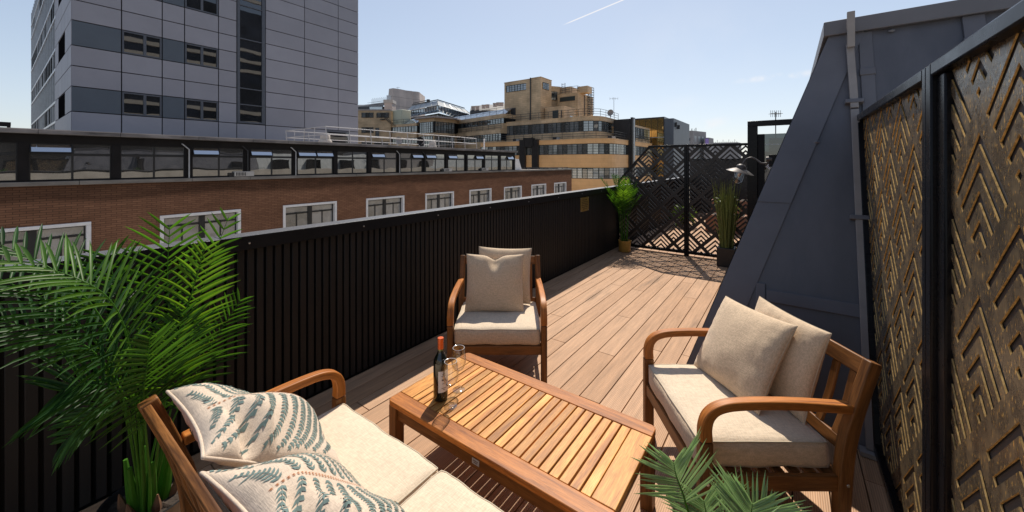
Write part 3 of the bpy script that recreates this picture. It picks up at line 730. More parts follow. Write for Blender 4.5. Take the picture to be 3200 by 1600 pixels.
# throw pillows -------------------------------------------------------------------
def pillow(name, label, w, h, th, M4, mats, seed, group, fern=False, piping=False, sag=0.0, dent=0.0, zipper=False, back=.9):
    n = 34; V = []; F = []; V2 = []
    def surf(u, v, side):
        e = max(0, (1 - u * u)) ** .42 * max(0, (1 - v * v)) ** .42
        x = w / 2 * u * (1 - .055 * (1 - v * v) * abs(u) ** 2)
        z = h / 2 * v * (1 - .055 * (1 - u * u) * abs(v) ** 2)
        y = th / 2 * e * (1.0 if side < 0 else back)
        edge = max(abs(u), abs(v)); near = max(0, edge - .45) / .55
        wr = mnoise.noise(Vector((u * 2.3 + seed, v * 2.3, side * 2))) * .005 * e + mnoise.noise(Vector((u * 6 + seed, v * 2 + 3, side))) * .008 * near * e
        wr += (mnoise.noise(Vector((u * 9 + seed, seed, 5))) * (abs(v) > .0) * max(0, abs(v) - .55) + mnoise.noise(Vector((seed, v * 9, 8))) * max(0, abs(u) - .55)) * .04 * e
        if dent and side < 0 or dent:
            g = math.exp(-((u - .0) ** 2 / .05 + (v - 1) ** 2 / .22)); z -= dent * g; y -= (th * .28) * math.exp(-((u - .0) ** 2 / .03 + (v - .8) ** 2 / .10)) * (side < 0)
        if fern and side < 0:
            d1 = v - .60 - .35 * (u + .7); wv = math.exp(-((u + .72) / .42) ** 2) * min(1, e * 1.6)
            y += th * (-.30 * math.exp(-(d1 / .10) ** 2) + .15 * math.exp(-((d1 + .20) / .11) ** 2)) * wv
            y += th * .10 * math.sin(4.2 * u + 2.0 * v + seed) * e
        if sag: z -= sag * (1 - u * u) * max(0, v) ** 2; y += sag * .4 * max(0, -v) * e
        return Vector((x, side * (y + wr), z))
    def nrm(u, v, s):
        d = .02; return (surf(min(1, u + d), v, s) - surf(max(-1, u - d), v, s)).cross(surf(u, min(1, v + d), s) - surf(u, max(-1, v - d), s)).normalized() * (1 if s < 0 else -1)
    idx = {}
    def pid(i, j, s):
        bd = i in (0, n) or j in (0, n); key = (i, j, 0 if bd else s)
        if key not in idx:
            f = lambda k: math.sin((k / n * 2 - 1) * math.pi / 2)
            idx[key] = len(V); V.append(surf(f(i), f(j), s) if not bd else (surf(f(i), f(j), -1) * .5 + surf(f(i), f(j), 1) * .5))
        return idx[key]
    for i in range(n):
        for j in range(n):
            F.append((pid(i, j, -1), pid(i + 1, j, -1), pid(i + 1, j + 1, -1), pid(i, j + 1, -1)))
            F.append((pid(i, j, 1), pid(i, j + 1, 1), pid(i + 1, j + 1, 1), pid(i + 1, j, 1)))
    mb = MB(); mb.add(V, F)
    if fern:
        random.seed(int(seed * 10) + 1); side_ = -1
        def leaf(p, d, l, wd, mi):
            d = d.normalized(); a = Vector((-d.y, d.x)); pts = [p, p + d * l * .45 + a * wd, p + d * l, p + d * l * .45 - a * wd]
            if any(abs(c.x) > .985 or abs(c.y) > .985 for c in pts): return
            q = [surf(c.x, c.y, side_) + nrm(c.x, c.y, side_) * .0016 for c in pts]
            mb.add(q, [(0, 1, 2, 3)], mi)
        for sd in (-1, 1):
            side_ = sd; cur = .10 * sd
            stem = [Vector((p.x, p.y)) for p in bez([(-.06 - cur, -1.0, 0), (.04, -.4, 0), (-.02, .25, 0), (.10 + cur, 1.0, 0)], 44)]
            for i in range(len(stem) - 1):
                t = stem[i + 1] - stem[i]
                leaf(stem[i] + Vector((.010, 0)), t, t.length * .8, .007, 2); leaf(stem[i] - Vector((.010, 0)), t, t.length * .8, .007, 2)
                if i % 4 == 1:
                    for sgn in (-1, 1):
                        tt = t.normalized(); a = Vector((-tt.y, tt.x)) * sgn
                        p = stem[i] + a * .05; dr_ = (a + tt * .15).normalized(); m = 17; L = 1.0
                        for k in range(m):
                            s_ = k / m; bend = -sgn * (.012 + .062 * s_)
                            c, s2 = math.cos(bend), math.sin(bend); dr_ = Vector((dr_.x * c - dr_.y * s2, dr_.x * s2 + dr_.y * c))
                            p2 = p + dr_ * (L / m); aa = Vector((-dr_.y, dr_.x))
                            l = .10 * (1 - .45 * s_) * random.uniform(.8, 1.15)
                            leaf(p, dr_, L / m * 1.1, .010, 1)
                            for q in (-1, 1): leaf(p, dr_ * .9 + aa * q * .8, l, .016, 1)
                            p = p2
    o = mb.build(name, mats, None, smooth='all')
    o.matrix_world = M4; o.location, o.rotation_euler = M4.to_translation(), M4.to_euler()
    tag(o, label, 'pillow', group)
    loop = [(i, 0) for i in range(n)] + [(n, j) for j in range(n)] + [(i, n) for i in range(n, 0, -1)] + [(0, j) for j in range(n, 0, -1)]
    pts = [V[pid(i, j, 1)] for i, j in loop]; pts.append(pts[0])
    if piping: MB().tube(pts, .0055, 8, cap=False).build('piping', 'cream', o, smooth='all')
    else: MB().tube(pts, .0022, 6, cap=False).build('seam', 'seam', o, smooth='all')
    if zipper: MB().tube([V[pid(i, n, 1)] + Vector((0, .004, .001)) for i in range(6, n - 5)], .004, 6).build('zip', 'zip', o)
    return o
def place(host, x, y, z, lean, roll=0, yaw=0):
    return WM(host) @ Matrix.Translation((x, y, z)) @ Matrix.Rotation(R(yaw), 4, 'Z') @ Matrix.Rotation(R(-lean), 4, 'X') @ Matrix.Rotation(R(roll), 4, 'Y')
PG = 'beige linen pillows on the armchairs'
pillow('throw_pillow', 'beige pillow with a dented top on the armchair by the wall, in front', .49, .47, .15, place(ch1, -.035, .065, .645, 15, 0, -1), ['linen'], 1.3, PG, dent=.035, zipper=True)
pillow('throw_pillow', 'beige pillow tucked behind another one on the armchair by the wall', .48, .47, .13, place(ch1, .04, .235, .665, 17, 1, -4), ['linen'], 4.1, PG)
pillow('throw_pillow', 'front beige pillow of two on the armchair by the bronze screen', .50, .47, .15, place(ch2, -.10, .13, .625, 30, -3, 8), ['linen'], 7.7, PG)
pillow('throw_pillow', 'beige pillow leaning on the back slats of the armchair by the bronze screen', .46, .45, .14, place(ch2, -.01, .285, .64, 16, 2, 6), ['linen'], 9.2, PG)
FG = 'fern printed pillows on the sofa'
pillow('fern_pillow', 'cream pillow with blue green fern print at the end of the sofa by the palm', .51, .54, .25, place(sofa, .48, .185, .625, 52, 0, -3), ['cream', 'print', 'rust'], 2.2, FG, fern=True, piping=True, sag=.02, back=.45)
pillow('fern_pillow', 'cream fern print pillow lowest in the photo, overlapping the other printed pillow', .49, .52, .23, place(sofa, -.05, .22, .615, 50, 2, 3), ['cream', 'print', 'rust'], 5.6, FG, fern=True, piping=True, sag=.02, back=.45)

# coffee table ----------------------------------------------------------------------
tb = thing('coffee_table', 'low slatted teak coffee table in the middle of the seats', 'table', (-1.128, 1.574, 0))
TX, TY, TZ = .618, .318, .38
def rounded_rail(y0, y1, outer):
    """long rail with its two outer corners rounded"""
    pts = []; r = .03
    if outer < 0:
        pts = [(-TX, y1)] + [(-TX + r - r * math.cos(a), y0 + r - r * math.sin(a)) for a in [k * math.pi / 12 for k in range(7)]] + [(TX - r + r * math.sin(a), y0 + r - r * math.cos(a)) for a in [k * math.pi / 12 for k in range(7)]] + [(TX, y1)]
    else:
        pts = [(TX, y0)] + [(TX - r + r * math.cos(a), y1 - r + r * math.sin(a)) for a in [k * math.pi / 12 for k in range(7)]] + [(-TX + r - r * math.sin(a), y1 - r + r * math.cos(a)) for a in [k * math.pi / 12 for k in range(7)]] + [(-TX, y0)]
    return MB().prism(pts, TZ - .028, TZ)
rounded_rail(-TY, -TY + .086, -1).build('tabletop_rail', 'teak', tb, bevel=.004)
rounded_rail(TY - .083, TY, 1).build('tabletop_rail', 'teak', tb, bevel=.004)
MB().box((-TX, -TY + .0885, TZ - .028), (-.522, TY - .0855, TZ - .0008), 0, 1).build('end_board', 'slatwood', tb, bevel=.003)
MB().box((.522, -TY + .0885, TZ - .028), (TX, TY - .0855, TZ - .0008), 0, 1).build('end_board', 'slatwood', tb, bevel=.003)
mb = MB(); n = 22; p = 1.044 / n
for i in range(n): mb.box((-.522 + p * i + .0035, -TY + .0885, TZ - .022), (-.522 + p * (i + 1) - .0035, TY - .0855, TZ - .002), 0, 1)
mb.build('tabletop_slats', 'slatwood', tb, bevel=.0025)
for y in (-TY + .02, TY - .042): MB().box((-TX + .06, y, .282), (TX - .06, y + .022, TZ - .0285), 0, 0).build('apron', 'teakdark', tb, bevel=.003)
for x in (-TX + .02, TX - .042): MB().box((x, -TY + .06, .282), (x + .022, TY - .06, TZ - .0285), 0, 1).build('apron', 'teakdark', tb, bevel=.003)
for sx in (-1, 1):
    for sy in (-1, 1):
        cx, cy = sx * (TX - .035), sy * (TY - .035); MB().box((cx - .029, cy - .029, 0), (cx + .029, cy + .029, TZ - .0285), 0, 2).build('leg', 'teakdark', tb, bevel=.005)
bd = MB().box((-.021, -TY + .0168, .303), (.021, -TY + .0198, .328)).build('maker_badge', 'alu', tb, bevel=.001)
mb = MB()
for z, l in ((.320, .014), (.312, .010)): mb.box((-l, -TY + .0160, z - .0022), (l, -TY + .0167, z + .0022))
mb.build('badge_lettering', 'ink', bd)

bt = thing('wine_bottle', 'dark wine bottle with orange foil neck and white label on the table', 'bottle', (-1.517, 1.43, TZ))
bp = [(0, .004), (.03, .0), (.037, .004), (.0385, .012), (.0385, .195), (.037, .21), (.031, .226), (.021, .243), (.0158, .258), (.0152, .262)]
MB().lathe(bp, 40).build('body', 'bottle', bt, smooth=True, angle=60)
MB().lathe([(.0151, .258), (.0146, .275), (.0146, .30), (0, .30)], 28).build('neck', 'greenglass', bt, smooth=True, angle=60)
MB().lathe([(.0152, .270), (.0156, .272), (.0152, .312), (.0162, .315), (.0166, .324), (.0155, .328), (0, .328)], 28).build('foil_cap', 'capsule', bt, smooth=True, angle=50)
lb = MB().lathe([(.0389, .052), (.0389, .165)], 24, None, 0, R(-62), R(58)).build('label', 'paper', bt, smooth=True)
mb = MB()
for z, a, b, hh in ((.148, -30, -4, .004), (.138, -38, 4, .003), (.118, -34, -2, .010), (.098, -30, -6, .003), (.075, -36, 0, .003), (.067, -26, -8, .003)): mb.lathe([(.0391, z - hh / 2), (.0391, z + hh / 2)], 8, None, 0, R(a), R(b))
mb.build('label_print', 'ink', lb)
MB().lathe([(.0389, .085), (.0389, .165)], 14, None, 0, R(150), R(215)).build('label', 'paper', bt, smooth=True)
def glass(loc, label):
    g = thing('wine_glass', label, 'glass', loc, 0, 'wine glasses on the coffee table')
    MB().lathe([(0, .004), (.012, .0035), (.034, .0015), (.0345, .0), (.034, .0028), (.012, .006), (.0055, .012), (.0036, .03), (.0034, .095), (.006, .108), (0, .109)], 36).build('foot', 'glass', g, smooth=True, angle=70)
    MB().lathe([(.0, .106), (.012, .108), (.026, .118), (.036, .137), (.0405, .158), (.040, .182), (.036, .212), (.0325, .235), (.0317, .2355), (.0352, .212), (.0392, .182), (.0397, .158), (.0352, .138), (.0252, .1195), (.011, .1105), (0, .1095)], 40).build('bowl', 'glass', g, smooth=True, angle=70)
    MB().tube([(.0321 * math.cos(a * math.pi / 18), .0321 * math.sin(a * math.pi / 18), .2355) for a in range(37)], .0009, 5, cap=False).build('rim', 'rim', g)  # white ring added as the painted highlight of the glass lip
glass((-1.425, 1.414, TZ), 'empty stemmed wine glass nearest the sofa on the table'); glass((-1.494, 1.545, TZ), 'empty stemmed wine glass behind the other glass, toward the armchair')

# ================================================================== PLANTS
def frond(mb, pts, L, n=30, w=.011, start=.32, droop=.25, up=None, fold=.35, seed=0, fwd=.75, mi=0, smi=1, rr=.006):
    rnd = random.Random(seed); C = bez(pts, 46); N = len(C) - 1
    mb.tube(C, [rr * (1 - .8 * i / N) for i in range(N + 1)], 6, smi)
    for i in range(n):
        s = start + (1 - start) * (i + .5) / n; f = s * N; k = min(int(f), N - 1); P = C[k].lerp(C[k + 1], f - k)
        t = (C[min(k + 1, N)] - C[max(k - 1, 0)]).normalized()
        U = Vector(up) if up else Vector((0, 0, 1)); lat = t.cross(U)
        if lat.length < .2: lat = t.cross(Vector((.6, -.8, 0)))
        lat.normalize(); nr = lat.cross(t).normalized()
        q = (s - start) / (1 - start); ln = L * (math.sin(math.pi * min(1, .22 + .70 * q)) ** .8) * rnd.uniform(.85, 1.1)
        fw = fwd * (.55 + .9 * q)
        for sd in (-1, 1):
            d = (lat * sd + t * (fw + rnd.uniform(-.1, .1)) + nr * (fold + rnd.uniform(-.12, .12))).normalized()
            side = d.cross(nr).normalized(); m = 5; vs = []; p = P.copy(); dd_ = d.copy()
            for j in range(m + 1):
                e = j / m; wd = w * (math.sin(math.pi * (.12 + .86 * e)) ** .7) if j < m else .0006
                fo = nr * (wd * .35)
                vs += [p - side * wd / 2 + fo, p - fo * .3, p + side * wd / 2 + fo]
                dd_ = (dd_ + Vector((0, 0, -1)) * droop * ln * (.35 + e) / m * 2.2).normalized(); p = p + dd_ * (ln / m)
            fs = []
            for j in range(m):
                o = j * 3; fs += [(o, o + 1, o + 4, o + 3), (o + 1, o + 2, o + 5, o + 4)]
            mb.add(vs, fs, mi)
def build_frond(parent, pts, L, mats=('leaf', 'stem'), **k):
    mb = MB(); frond(mb, pts, L, **k); o = mb.build('frond', list(mats), parent, smooth='all', world=True); return o
def pot(parent, prof, mat, zs, r, loc):
    T = Matrix.Translation(loc)
    MB().lathe(prof, 40, T).build('pot', mat, parent, smooth=True, world=True, angle=50)
    mb = MB(); vs = [(0, 0, zs + .01)]; m = 26
    for a in (.5, 1):
        for k_ in range(m): an = 2 * math.pi * k_ / m; vs.append((r * a * math.cos(an), r * a * math.sin(an), zs + random.uniform(-.006, .01)))
    fs = [(0, 1 + k_, 1 + (k_ + 1) % m) for k_ in range(m)] + [(1 + k_, 1 + m + k_, 1 + m + (k_ + 1) % m, 1 + (k_ + 1) % m) for k_ in range(m)]
    mb.add([T @ Vector(v) for v in vs], fs).build('soil', 'soil', parent, world=True)

PB = (-2.33, .42, 0)
palm = thing('tall_palm', 'large potted palm with long arching fronds in the corner behind the sofa', 'plant', PB)
FR = [
 ([(-2.35, 0.42, 0.23), (-2.38, 0.47, 0.48), (-2.43, 0.51, 0.78), (-2.46, 0.51, 1.09), (-2.42, 0.51, 1.35)],0.30),
 ([(-2.31, 0.44, 0.24), (-2.34, 0.5, 0.51), (-2.38, 0.57, 0.77), (-2.38, 0.64, 1.07), (-2.32, 0.72, 1.38)],0.24),
 ([(-2.27, 0.43, 0.28), (-2.2, 0.45, 0.62), (-2.16, 0.48, 0.87), (-2.11, 0.52, 1.09), (-2.09, 0.56, 1.28)],0.20),
 ([(-2.28, 0.44, 0.25), (-2.3, 0.5, 0.47), (-2.32, 0.6, 0.64), (-2.33, 0.68, 0.79), (-2.31, 0.77, 0.94)],0.22),
 ([(-2.3, 0.38, 0.31), (-2.25, 0.34, 0.73), (-2.23, 0.26, 1.03), (-2.28, 0.15, 1.23), (-2.42, -0.01, 1.37)],0.27),
 ([(-2.23, 0.38, 0.34), (-2.15, 0.34, 0.81), (-2.09, 0.28, 1.1), (-2.12, 0.17, 1.24), (-2.24, 0.0, 1.32)],0.26),
 ([(-2.31, 0.4, 0.3), (-2.32, 0.39, 0.65), (-2.36, 0.36, 0.88), (-2.4, 0.34, 1.05), (-2.45, 0.3, 1.25)],0.28),
 ([(-2.28, 0.37, 0.31), (-2.22, 0.31, 0.75), (-2.23, 0.23, 0.97), (-2.29, 0.13, 1.12), (-2.43, -0.01, 1.24)],0.29),
 ([(-2.28, 0.37, 0.31), (-2.21, 0.32, 0.65), (-2.17, 0.25, 0.89), (-2.21, 0.15, 1.01), (-2.31, 0.0, 1.09)],0.28),
 ([(-2.27, 0.38, 0.29), (-2.18, 0.34, 0.59), (-2.12, 0.29, 0.76), (-2.13, 0.21, 0.82), (-2.14, 0.15, 0.82)],0.24),
 ([(-2.21, 0.4, 0.31), (-2.11, 0.37, 0.57), (-2.03, 0.35, 0.75), (-1.97, 0.35, 0.88), (-1.93, 0.35, 1.0)],0.22),
 ([(-2.25, 0.39, 0.31), (-2.19, 0.36, 0.59), (-2.13, 0.31, 0.72), (-2.13, 0.23, 0.7), (-2.16, 0.16, 0.62)],0.2),
 ([(-2.25, 0.42, 0.28), (-2.16, 0.43, 0.55), (-2.12, 0.44, 0.73), (-2.09, 0.46, 0.86), (-2.1, 0.48, 1.01)],0.22),
 ([(-2.28, 0.39, 0.29), (-2.25, 0.36, 0.65), (-2.31, 0.32, 0.87), (-2.44, 0.25, 1.0), (-2.55, 0.17, 1.12)],0.27),
]
for i, (pts, L) in enumerate(FR):
    if i == 13: continue
    pts = [(PB[0] + (pts[0][0] - PB[0]) * .8, PB[1] + (pts[0][1] - PB[1]) * .8, .12)] + pts
    up = (.8, -.35, .5) if i in (0, 6, 13) else ((.8, .2, .5) if i in (10, 12, 2, 9) else ((.75, -.5, .5) if i in (1, 3) else (.35, .1, .9)))
    build_frond(palm, pts, L * (.98 if i not in (1, 3) else .82), ('leafbright' if i in (2, 5) else 'leaf', 'stem'), n=20, w=.0125, start=.42, droop=.8 if i not in (4, 5, 7, 8) else 1.0, seed=i, up=up, fold=.22, fwd=.8)
for k_ in range(6):
    an = k_ * 1.05; b0 = Vector((PB[0] + .05 * math.cos(an), PB[1] + .05 * math.sin(an), .1))
    MB().tube([b0, b0 + Vector((.015 * math.cos(an), .015 * math.sin(an), .1)), b0 + Vector((.03 * math.cos(an), .03 * math.sin(an), .24))], [.022, .016, .008], 8, 0).build('stem', 'stem', palm, smooth=True, world=True)
    b1 = b0 + Vector((.02 * math.cos(an + .5), .02 * math.sin(an + .5), 0))
    MB().tube([b1, b1 + Vector((.02 * math.cos(an), .02 * math.sin(an), .05)), b1 + Vector((.03 * math.cos(an), .03 * math.sin(an), .10))], [.022, .016, .003], 6, 0).build('husk', 'husk', palm, world=True)
pot(palm, [(0, .005), (.13, .005), (.14, .01), (.165, .15), (.17, .155), (.16, .155), (.15, .12)], 'potblack', .12, .155, PB)

p2 = thing('low_palm', 'small palm whose pale green tips rise between table and armchair', 'plant', (-.18, 1.42, 0))
LPF = [[(-0.19, 1.47, 0.23), (-0.27, 1.41, 0.44), (-0.29, 1.4, 0.51), (-0.31, 1.39, 0.57), (-0.32, 1.39, 0.615)],
 [(-0.17, 1.42, 0.23), (-0.11, 1.46, 0.43), (-0.10, 1.47, 0.48), (-0.095, 1.48, 0.525)],
 [(-0.18, 1.48, 0.21), (-0.14, 1.5, 0.34), (-0.1, 1.51, 0.40), (-0.04, 1.54, 0.445)],
 [(-0.19, 1.47, 0.23), (-0.22, 1.48, 0.35), (-0.23, 1.48, 0.41), (-0.24, 1.48, 0.46)],
 [(-0.17, 1.36, 0.3), (-0.15, 1.27, 0.5), (-0.12, 1.22, 0.56), (-0.08, 1.18, 0.58)]]
for i, pts in enumerate(LPF): build_frond(p2, [(-.18, 1.42, .08)] + pts, .19, ('leafsheen', 'stem'), n=18, w=.0090, start=.5, droop=.2, seed=40 + i, up=(.25, -.6, .75), fold=.2, fwd=.9)
pot(p2, [(0, .005), (.09, .005), (.1, .01), (.12, .13), (.124, .135), (.114, .135), (.11, .1)], 'potblack', .1, .112, (-.18, 1.42, 0))

YP = (-2.47, 6.98, 0)
yp = thing('corner_palm', 'leafy palm in an ochre pot in the far corner by the plaque', 'plant', YP)
random.seed(21)
tips = [(-.42, -.12, 1.36), (-.25, .05, 1.42), (-.1, -.2, 1.42), (.06, -.12, 1.33), (.2, .1, 1.28), (.25, -.2, 1.18), (-.02, .12, 1.38), (.1, -.35, 1.15), (-.2, -.4, 1.20), (.3, .0, 1.05), (-.12, -.42, 1.05), (.05, -.28, .98)]
for i, (dx, dy, z) in enumerate(tips):
    b0 = Vector(YP) + Vector((dx * .15, dy * .15, .2)); t_ = Vector(YP) + Vector((dx, dy, z))
    if t_.y > 7.24: t_.y = 7.2
    m_ = b0.lerp(t_, .5) + Vector((-dx * .22, -dy * .22, .12)); 
    build_frond(yp, [tuple(b0), tuple(m_), tuple(t_)], .20, ('leafbright' if i in (3, 7) else 'leafdark', 'stem'), n=18, w=.011, start=.45, droop=.7, seed=60 + i)
pot(yp, [(0, .004), (.10, .004), (.108, .012), (.112, .17), (.117, .19), (.118, .215), (.108, .215), (.104, .18)], 'potyellow', .19, .104, YP)

RP = (-.80, 6.98, 0)
rd = thing('reed_planter', 'tall upright reeds in a square black planter against the chevron screen', 'plant', RP)
mb = MB(); random.seed(5)
for i in range(150):
    an = random.uniform(0, 6.28); r = .1 * math.sqrt(random.random()); x, y = RP[0] + r * math.cos(an), RP[1] + r * math.sin(an)
    h = random.uniform(.95, 1.46) if i > 20 else random.uniform(.6, .9); lx, ly = r * 1.0 * math.cos(an) + random.gauss(0, .03), r * math.sin(an) * .8 + random.gauss(0, .025)
    w_ = random.uniform(.003, .0055); C = [Vector((x + lx * (s_ ** 1.6), min(7.27, y + ly * (s_ ** 1.6)), .28 + (h - .28) * s_)) for s_ in (0, .3, .6, .85, 1)]
    mb.tube(C, [w_, w_, w_ * .9, w_ * .7, .0006], 4, 0, cap=False)
    if random.random() < .4:
        k_ = random.choice((2, 3)); d = Vector((random.gauss(0, 1), random.gauss(0, 1), 1.6)).normalized() * .09
        mb.tube([C[k_], C[k_] + d * .5, C[k_] + d], [.003, .0025, .0004], 3, 0, cap=False)
mb.build('foliage', 'reed', rd, world=True)
mb = MB(); mb.box((RP[0] - .125, RP[1] - .125, 0), (RP[0] + .125, RP[1] + .125, .30)); mb.build('pot', 'potblack', rd, bevel=.006, world=True)
# ================================================================== BRICK BUILDING OPPOSITE
FX = -22.0
bk = thing('brick_building', 'long brown brick office block with a black framed strip of windows under its flat roof', 'building', (FX, 15, -18))
WIN = [(-5.45, -2.45), (-.55, 2.308), (4.309, 7.316), (9.26, 12.27), (14.236, 17.245), (19.176, 22.174), (24.04, 27.0), (28.925, 31.89), (33.728, 36.73), (38.561, 41.52)]
BY0, BY1, WT, WB = -10, 43.0, -.62, -2.75
mb = MB(); ys = [BY0] + [c for w_ in WIN for c in w_] + [BY1]
for i in range(0, len(ys), 2): mb.quad((FX, ys[i], WB), (FX, ys[i + 1], WB), (FX, ys[i + 1], WT), (FX, ys[i], WT))
mb.quad((FX, BY0, WT), (FX, BY1, WT), (FX, BY1, .83), (FX, BY0, .83)); mb.quad((FX, BY0, -18), (FX, BY1, -18), (FX, BY1, WB), (FX, BY0, WB))
mb.quad((-38, BY0, -18), (FX, BY0, -18), (FX, BY0, .83), (-38, BY0, .83))
mb.build('brick_wall', 'brick', bk, world=True)
MB().quad((FX - .02, BY1, -18), (-38, BY1, -18), (-38, BY1, .83), (FX - .02, BY1, .83)).build('end_wall', 'render', bk, world=True)  # unseen face, pale coat added to throw sunlight onto the buff building
mb = MB(); y = BY0; random.seed(11)
while y < BY1:
    L = random.choice((2.3, 2.9, 3.4)); mb.box((-22.3, y, .8305), (FX + .10 + random.uniform(0, .01), min(y + L - .012, BY1 + .05), .985)); y += L
mb.build('stone_ledge', 'stone', bk, bevel=.012, world=True)
for i, (a, b) in enumerate(WIN):
    w0 = .13; d = .2
    mb = MB(); x1 = FX + .045
    mb.box((FX - d, a, WB), (x1, a + w0, WT - w0)); mb.box((FX - d, b - w0, WB), (x1, b, WT - w0)); mb.box((FX - d, a, WT - w0 + .0005), (x1, b, WT))
    wn = mb.build('window', 'whitepaint', bk, bevel=.015, world=True)
    A, B, T_ = a + w0, b - w0, WT - w0; c = (A + B) / 2; g = FX - d + .03; tz = -1.13
    mb = MB(); f = .05
    mb.box((g - .06, A, WB), (g, A + f, T_)); mb.box((g - .06, B - f, WB), (g, B, T_)); mb.box((g - .06, A + f + .0005, T_ - f), (g, B - f - .0005, T_)); mb.box((g - .06, c - .11, WB), (g + .03, c + .11, T_ - f - .001))
    for s0, s1 in ((A + f, c - .11), (c + .11, B - f)):
        mb.box((g - .06, s0 + .0005, tz - .045), (g + .012, s1 - .0005, tz + .045)); m_ = (s0 + s1) / 2; mb.box((g - .06, m_ - .03, WB), (g - .004, m_ + .03, tz - .046))
        mb.box((g + .001, m_ - .05, tz - .02), (g + .04, m_ - .02, tz + .06))
    mb.build('steel_frame', 'blacksteel', wn, world=True)
    mb = MB()
    for s0, s1 in ((A + f, c - .11), (c + .11, B - f)):
        m_ = (s0 + s1) / 2; X = g - .03
        mb.quad((X, s0, tz + .045), (X, s1, tz + .045), (X, s1, T_ - f), (X, s0, T_ - f)); mb.quad((X, s0, WB), (X, m_ - .03, WB), (X, m_ - .03, tz - .045), (X, s0, tz - .045)); mb.quad((X, m_ + .03, WB), (X, s1, WB), (X, s1, tz - .045), (X, m_ + .03, tz - .045))
    mb.build('pane', 'pane2', wn, world=True)
# strip of windows
mb = MB(); mb.box((-22.35, BY0, 2.385), (FX - .02, 30.77, 2.719)); mb.box((-22.35, BY0, .9855), (FX - .02, 30.77, 1.03)); 
mb.build('timber_band', 'darkband', bk, world=True)
piers = [.68 + 2.305 * k for k in range(-4, 14)]
for k, y in enumerate(piers):
    MB().box((-22.3, y - .128, 1.0305), (FX + .01, y + .128, 2.3845)).build('pier', 'darkband', bk, world=True)
OPEN = {0: 'L', 2: 'L', 3: 'L', 4: 'LR', 6: 'L', 7: 'R', 8: 'L', 9: 'L', 10: 'R', 12: 'R', -2: 'L', -3: 'R'}
for k in range(-4, 13):
    a, b = .68 + 2.305 * k + .1285, .68 + 2.305 * (k + 1) - .1285; c = (a + b) / 2; X = FX - .10; f = .035
    mb = MB(); mb.box((X - .05, a, 1.0305), (X + .03, a + f, 2.3845)); mb.box((X - .05, b - f, 1.0305), (X + .03, b, 2.3845)); mb.box((X - .05, c - .03, 1.0305), (X + .03, c + .03, 2.3845))
    for s0, s1 in ((a + f, c - .03), (c + .03, b - f)):
        for z0, z1 in ((1.0305, 1.055), (1.93, 2.03), (2.35, 2.3845)): mb.box((X - .05, s0 + .0004, z0), (X + .029, s1 - .0004, z1))
    wn = mb.build('strip_window', 'blacksteel', bk, world=True)
    mb = MB(); op = OPEN.get(k, '')
    for j, (s0, s1) in enumerate(((a + f, c - .03), (c + .03, b - f))):
        mb.quad((X, s0, 1.055), (X, s1, 1.055), (X, s1, 1.93), (X, s0, 1.93))
        if ('L', 'R')[j] not in op: mb.quad((X, s0, 2.03), (X, s1, 2.03), (X, s1, 2.35), (X, s0, 2.35))
        else:
            o2 = MB(); x0, z0, x1, z1 = X + .035, 2.36, X + .21, 2.055
            o2.bar((x0, s0 - .005, z0), (x1, s0 - .005, z1), .035, .03, (0, 1, 0)); o2.bar((x0, s1 + .005, z0), (x1, s1 + .005, z1), .035, .03, (0, 1, 0)); o2.box((x0 - .015, s0 + .013, z0 - .02), (x0 + .015, s1 - .013, z0 + .012)); o2.box((x1 - .015, s0 + .013, z1 - .012), (x1 + .015, s1 - .013, z1 + .02))
            fr = o2.build('tilted_sash', 'blacksteel', wn, world=True)
            MB().quad((x1, s0 + .012, z1), (x1, s1 - .012, z1), (x0, s1 - .012, z0), (x0, s0 + .012, z0)).build('tilted_pane', 'skypane', wn, world=True)
            MB().quad((X - .04, s0, 2.03), (X - .04, s1, 2.03), (X - .04, s1, 2.35), (X - .04, s0, 2.35)).build('opening', 'blackmat', wn, world=True)
    mb.build('pane', 'pane', wn, world=True)
mb = MB(); y = BY0; random.seed(4)
while y < 30.9:
    L = random.uniform(1.6, 2.6); mb.box((-34, y, 2.7195 + random.uniform(-.004, .004)), (FX + .27 + random.uniform(-.006, .006), min(y + L - .01, 30.9), 2.866)); y += L
mb.build('roof_edge', 'fascia', bk, bevel=.01, world=True)
MB().box((-37, BY0, 2.8705), (FX + .25, 30.88, 2.888)).build('roof_felt', 'roofdeck', bk, world=True)
MB().box((-36, 30.9, .55), (FX - .3, BY1, .86)).build('low_roof', 'roofdeck', bk, world=True)
mb = MB()
for z in (1.02, 1.16): mb.tube([(FX - .35, 32.3, z), (FX - .35, 42.7, z)], .022, 6)
for i in range(8): mb.tube([(FX - .35, 32.3 + i * 1.48, .86), (FX - .35, 32.3 + i * 1.48, 1.16)], .022, 6)
mb.build('low_rail', 'rail', bk, world=True)
mb = MB(); mb.prism([(FX - 1.6, 30.92), (FX - .1, 30.92), (FX - .1, 31.0), (FX - 1.6, 31.0)], .99, 2.2)
mb.add([(FX - .1, 31.0, .99), (FX - .1, 32.1, .99), (FX - .1, 31.55, 2.1), (FX - .1, 31.0, 2.1), (FX - 1.6, 31.0, .99), (FX - 1.6, 32.1, .99), (FX - 1.6, 31.55, 2.1), (FX - 1.6, 31.0, 2.1)], [(0, 1, 2, 3), (7, 6, 5, 4), (1, 5, 6, 2), (2, 6, 7, 3)])
mb.build('roof_hatch', 'whitepaint', bk, world=True)
for k, mt in ((2, 'galv'), (4, 'galv'), (3, 'blacksteel'), (7, 'galv'), (8, 'blacksteel'), (10, 'blacksteel')):
    y = .68 + 2.305 * k
    MB().tube([(FX + .06, y, .99), (FX + .06, y, 2.28), (FX + .06, y - .22, 2.5), (FX + .02, y - .24, 2.52)], .028, 8).build('drainpipe', mt, bk, smooth=True, world=True)
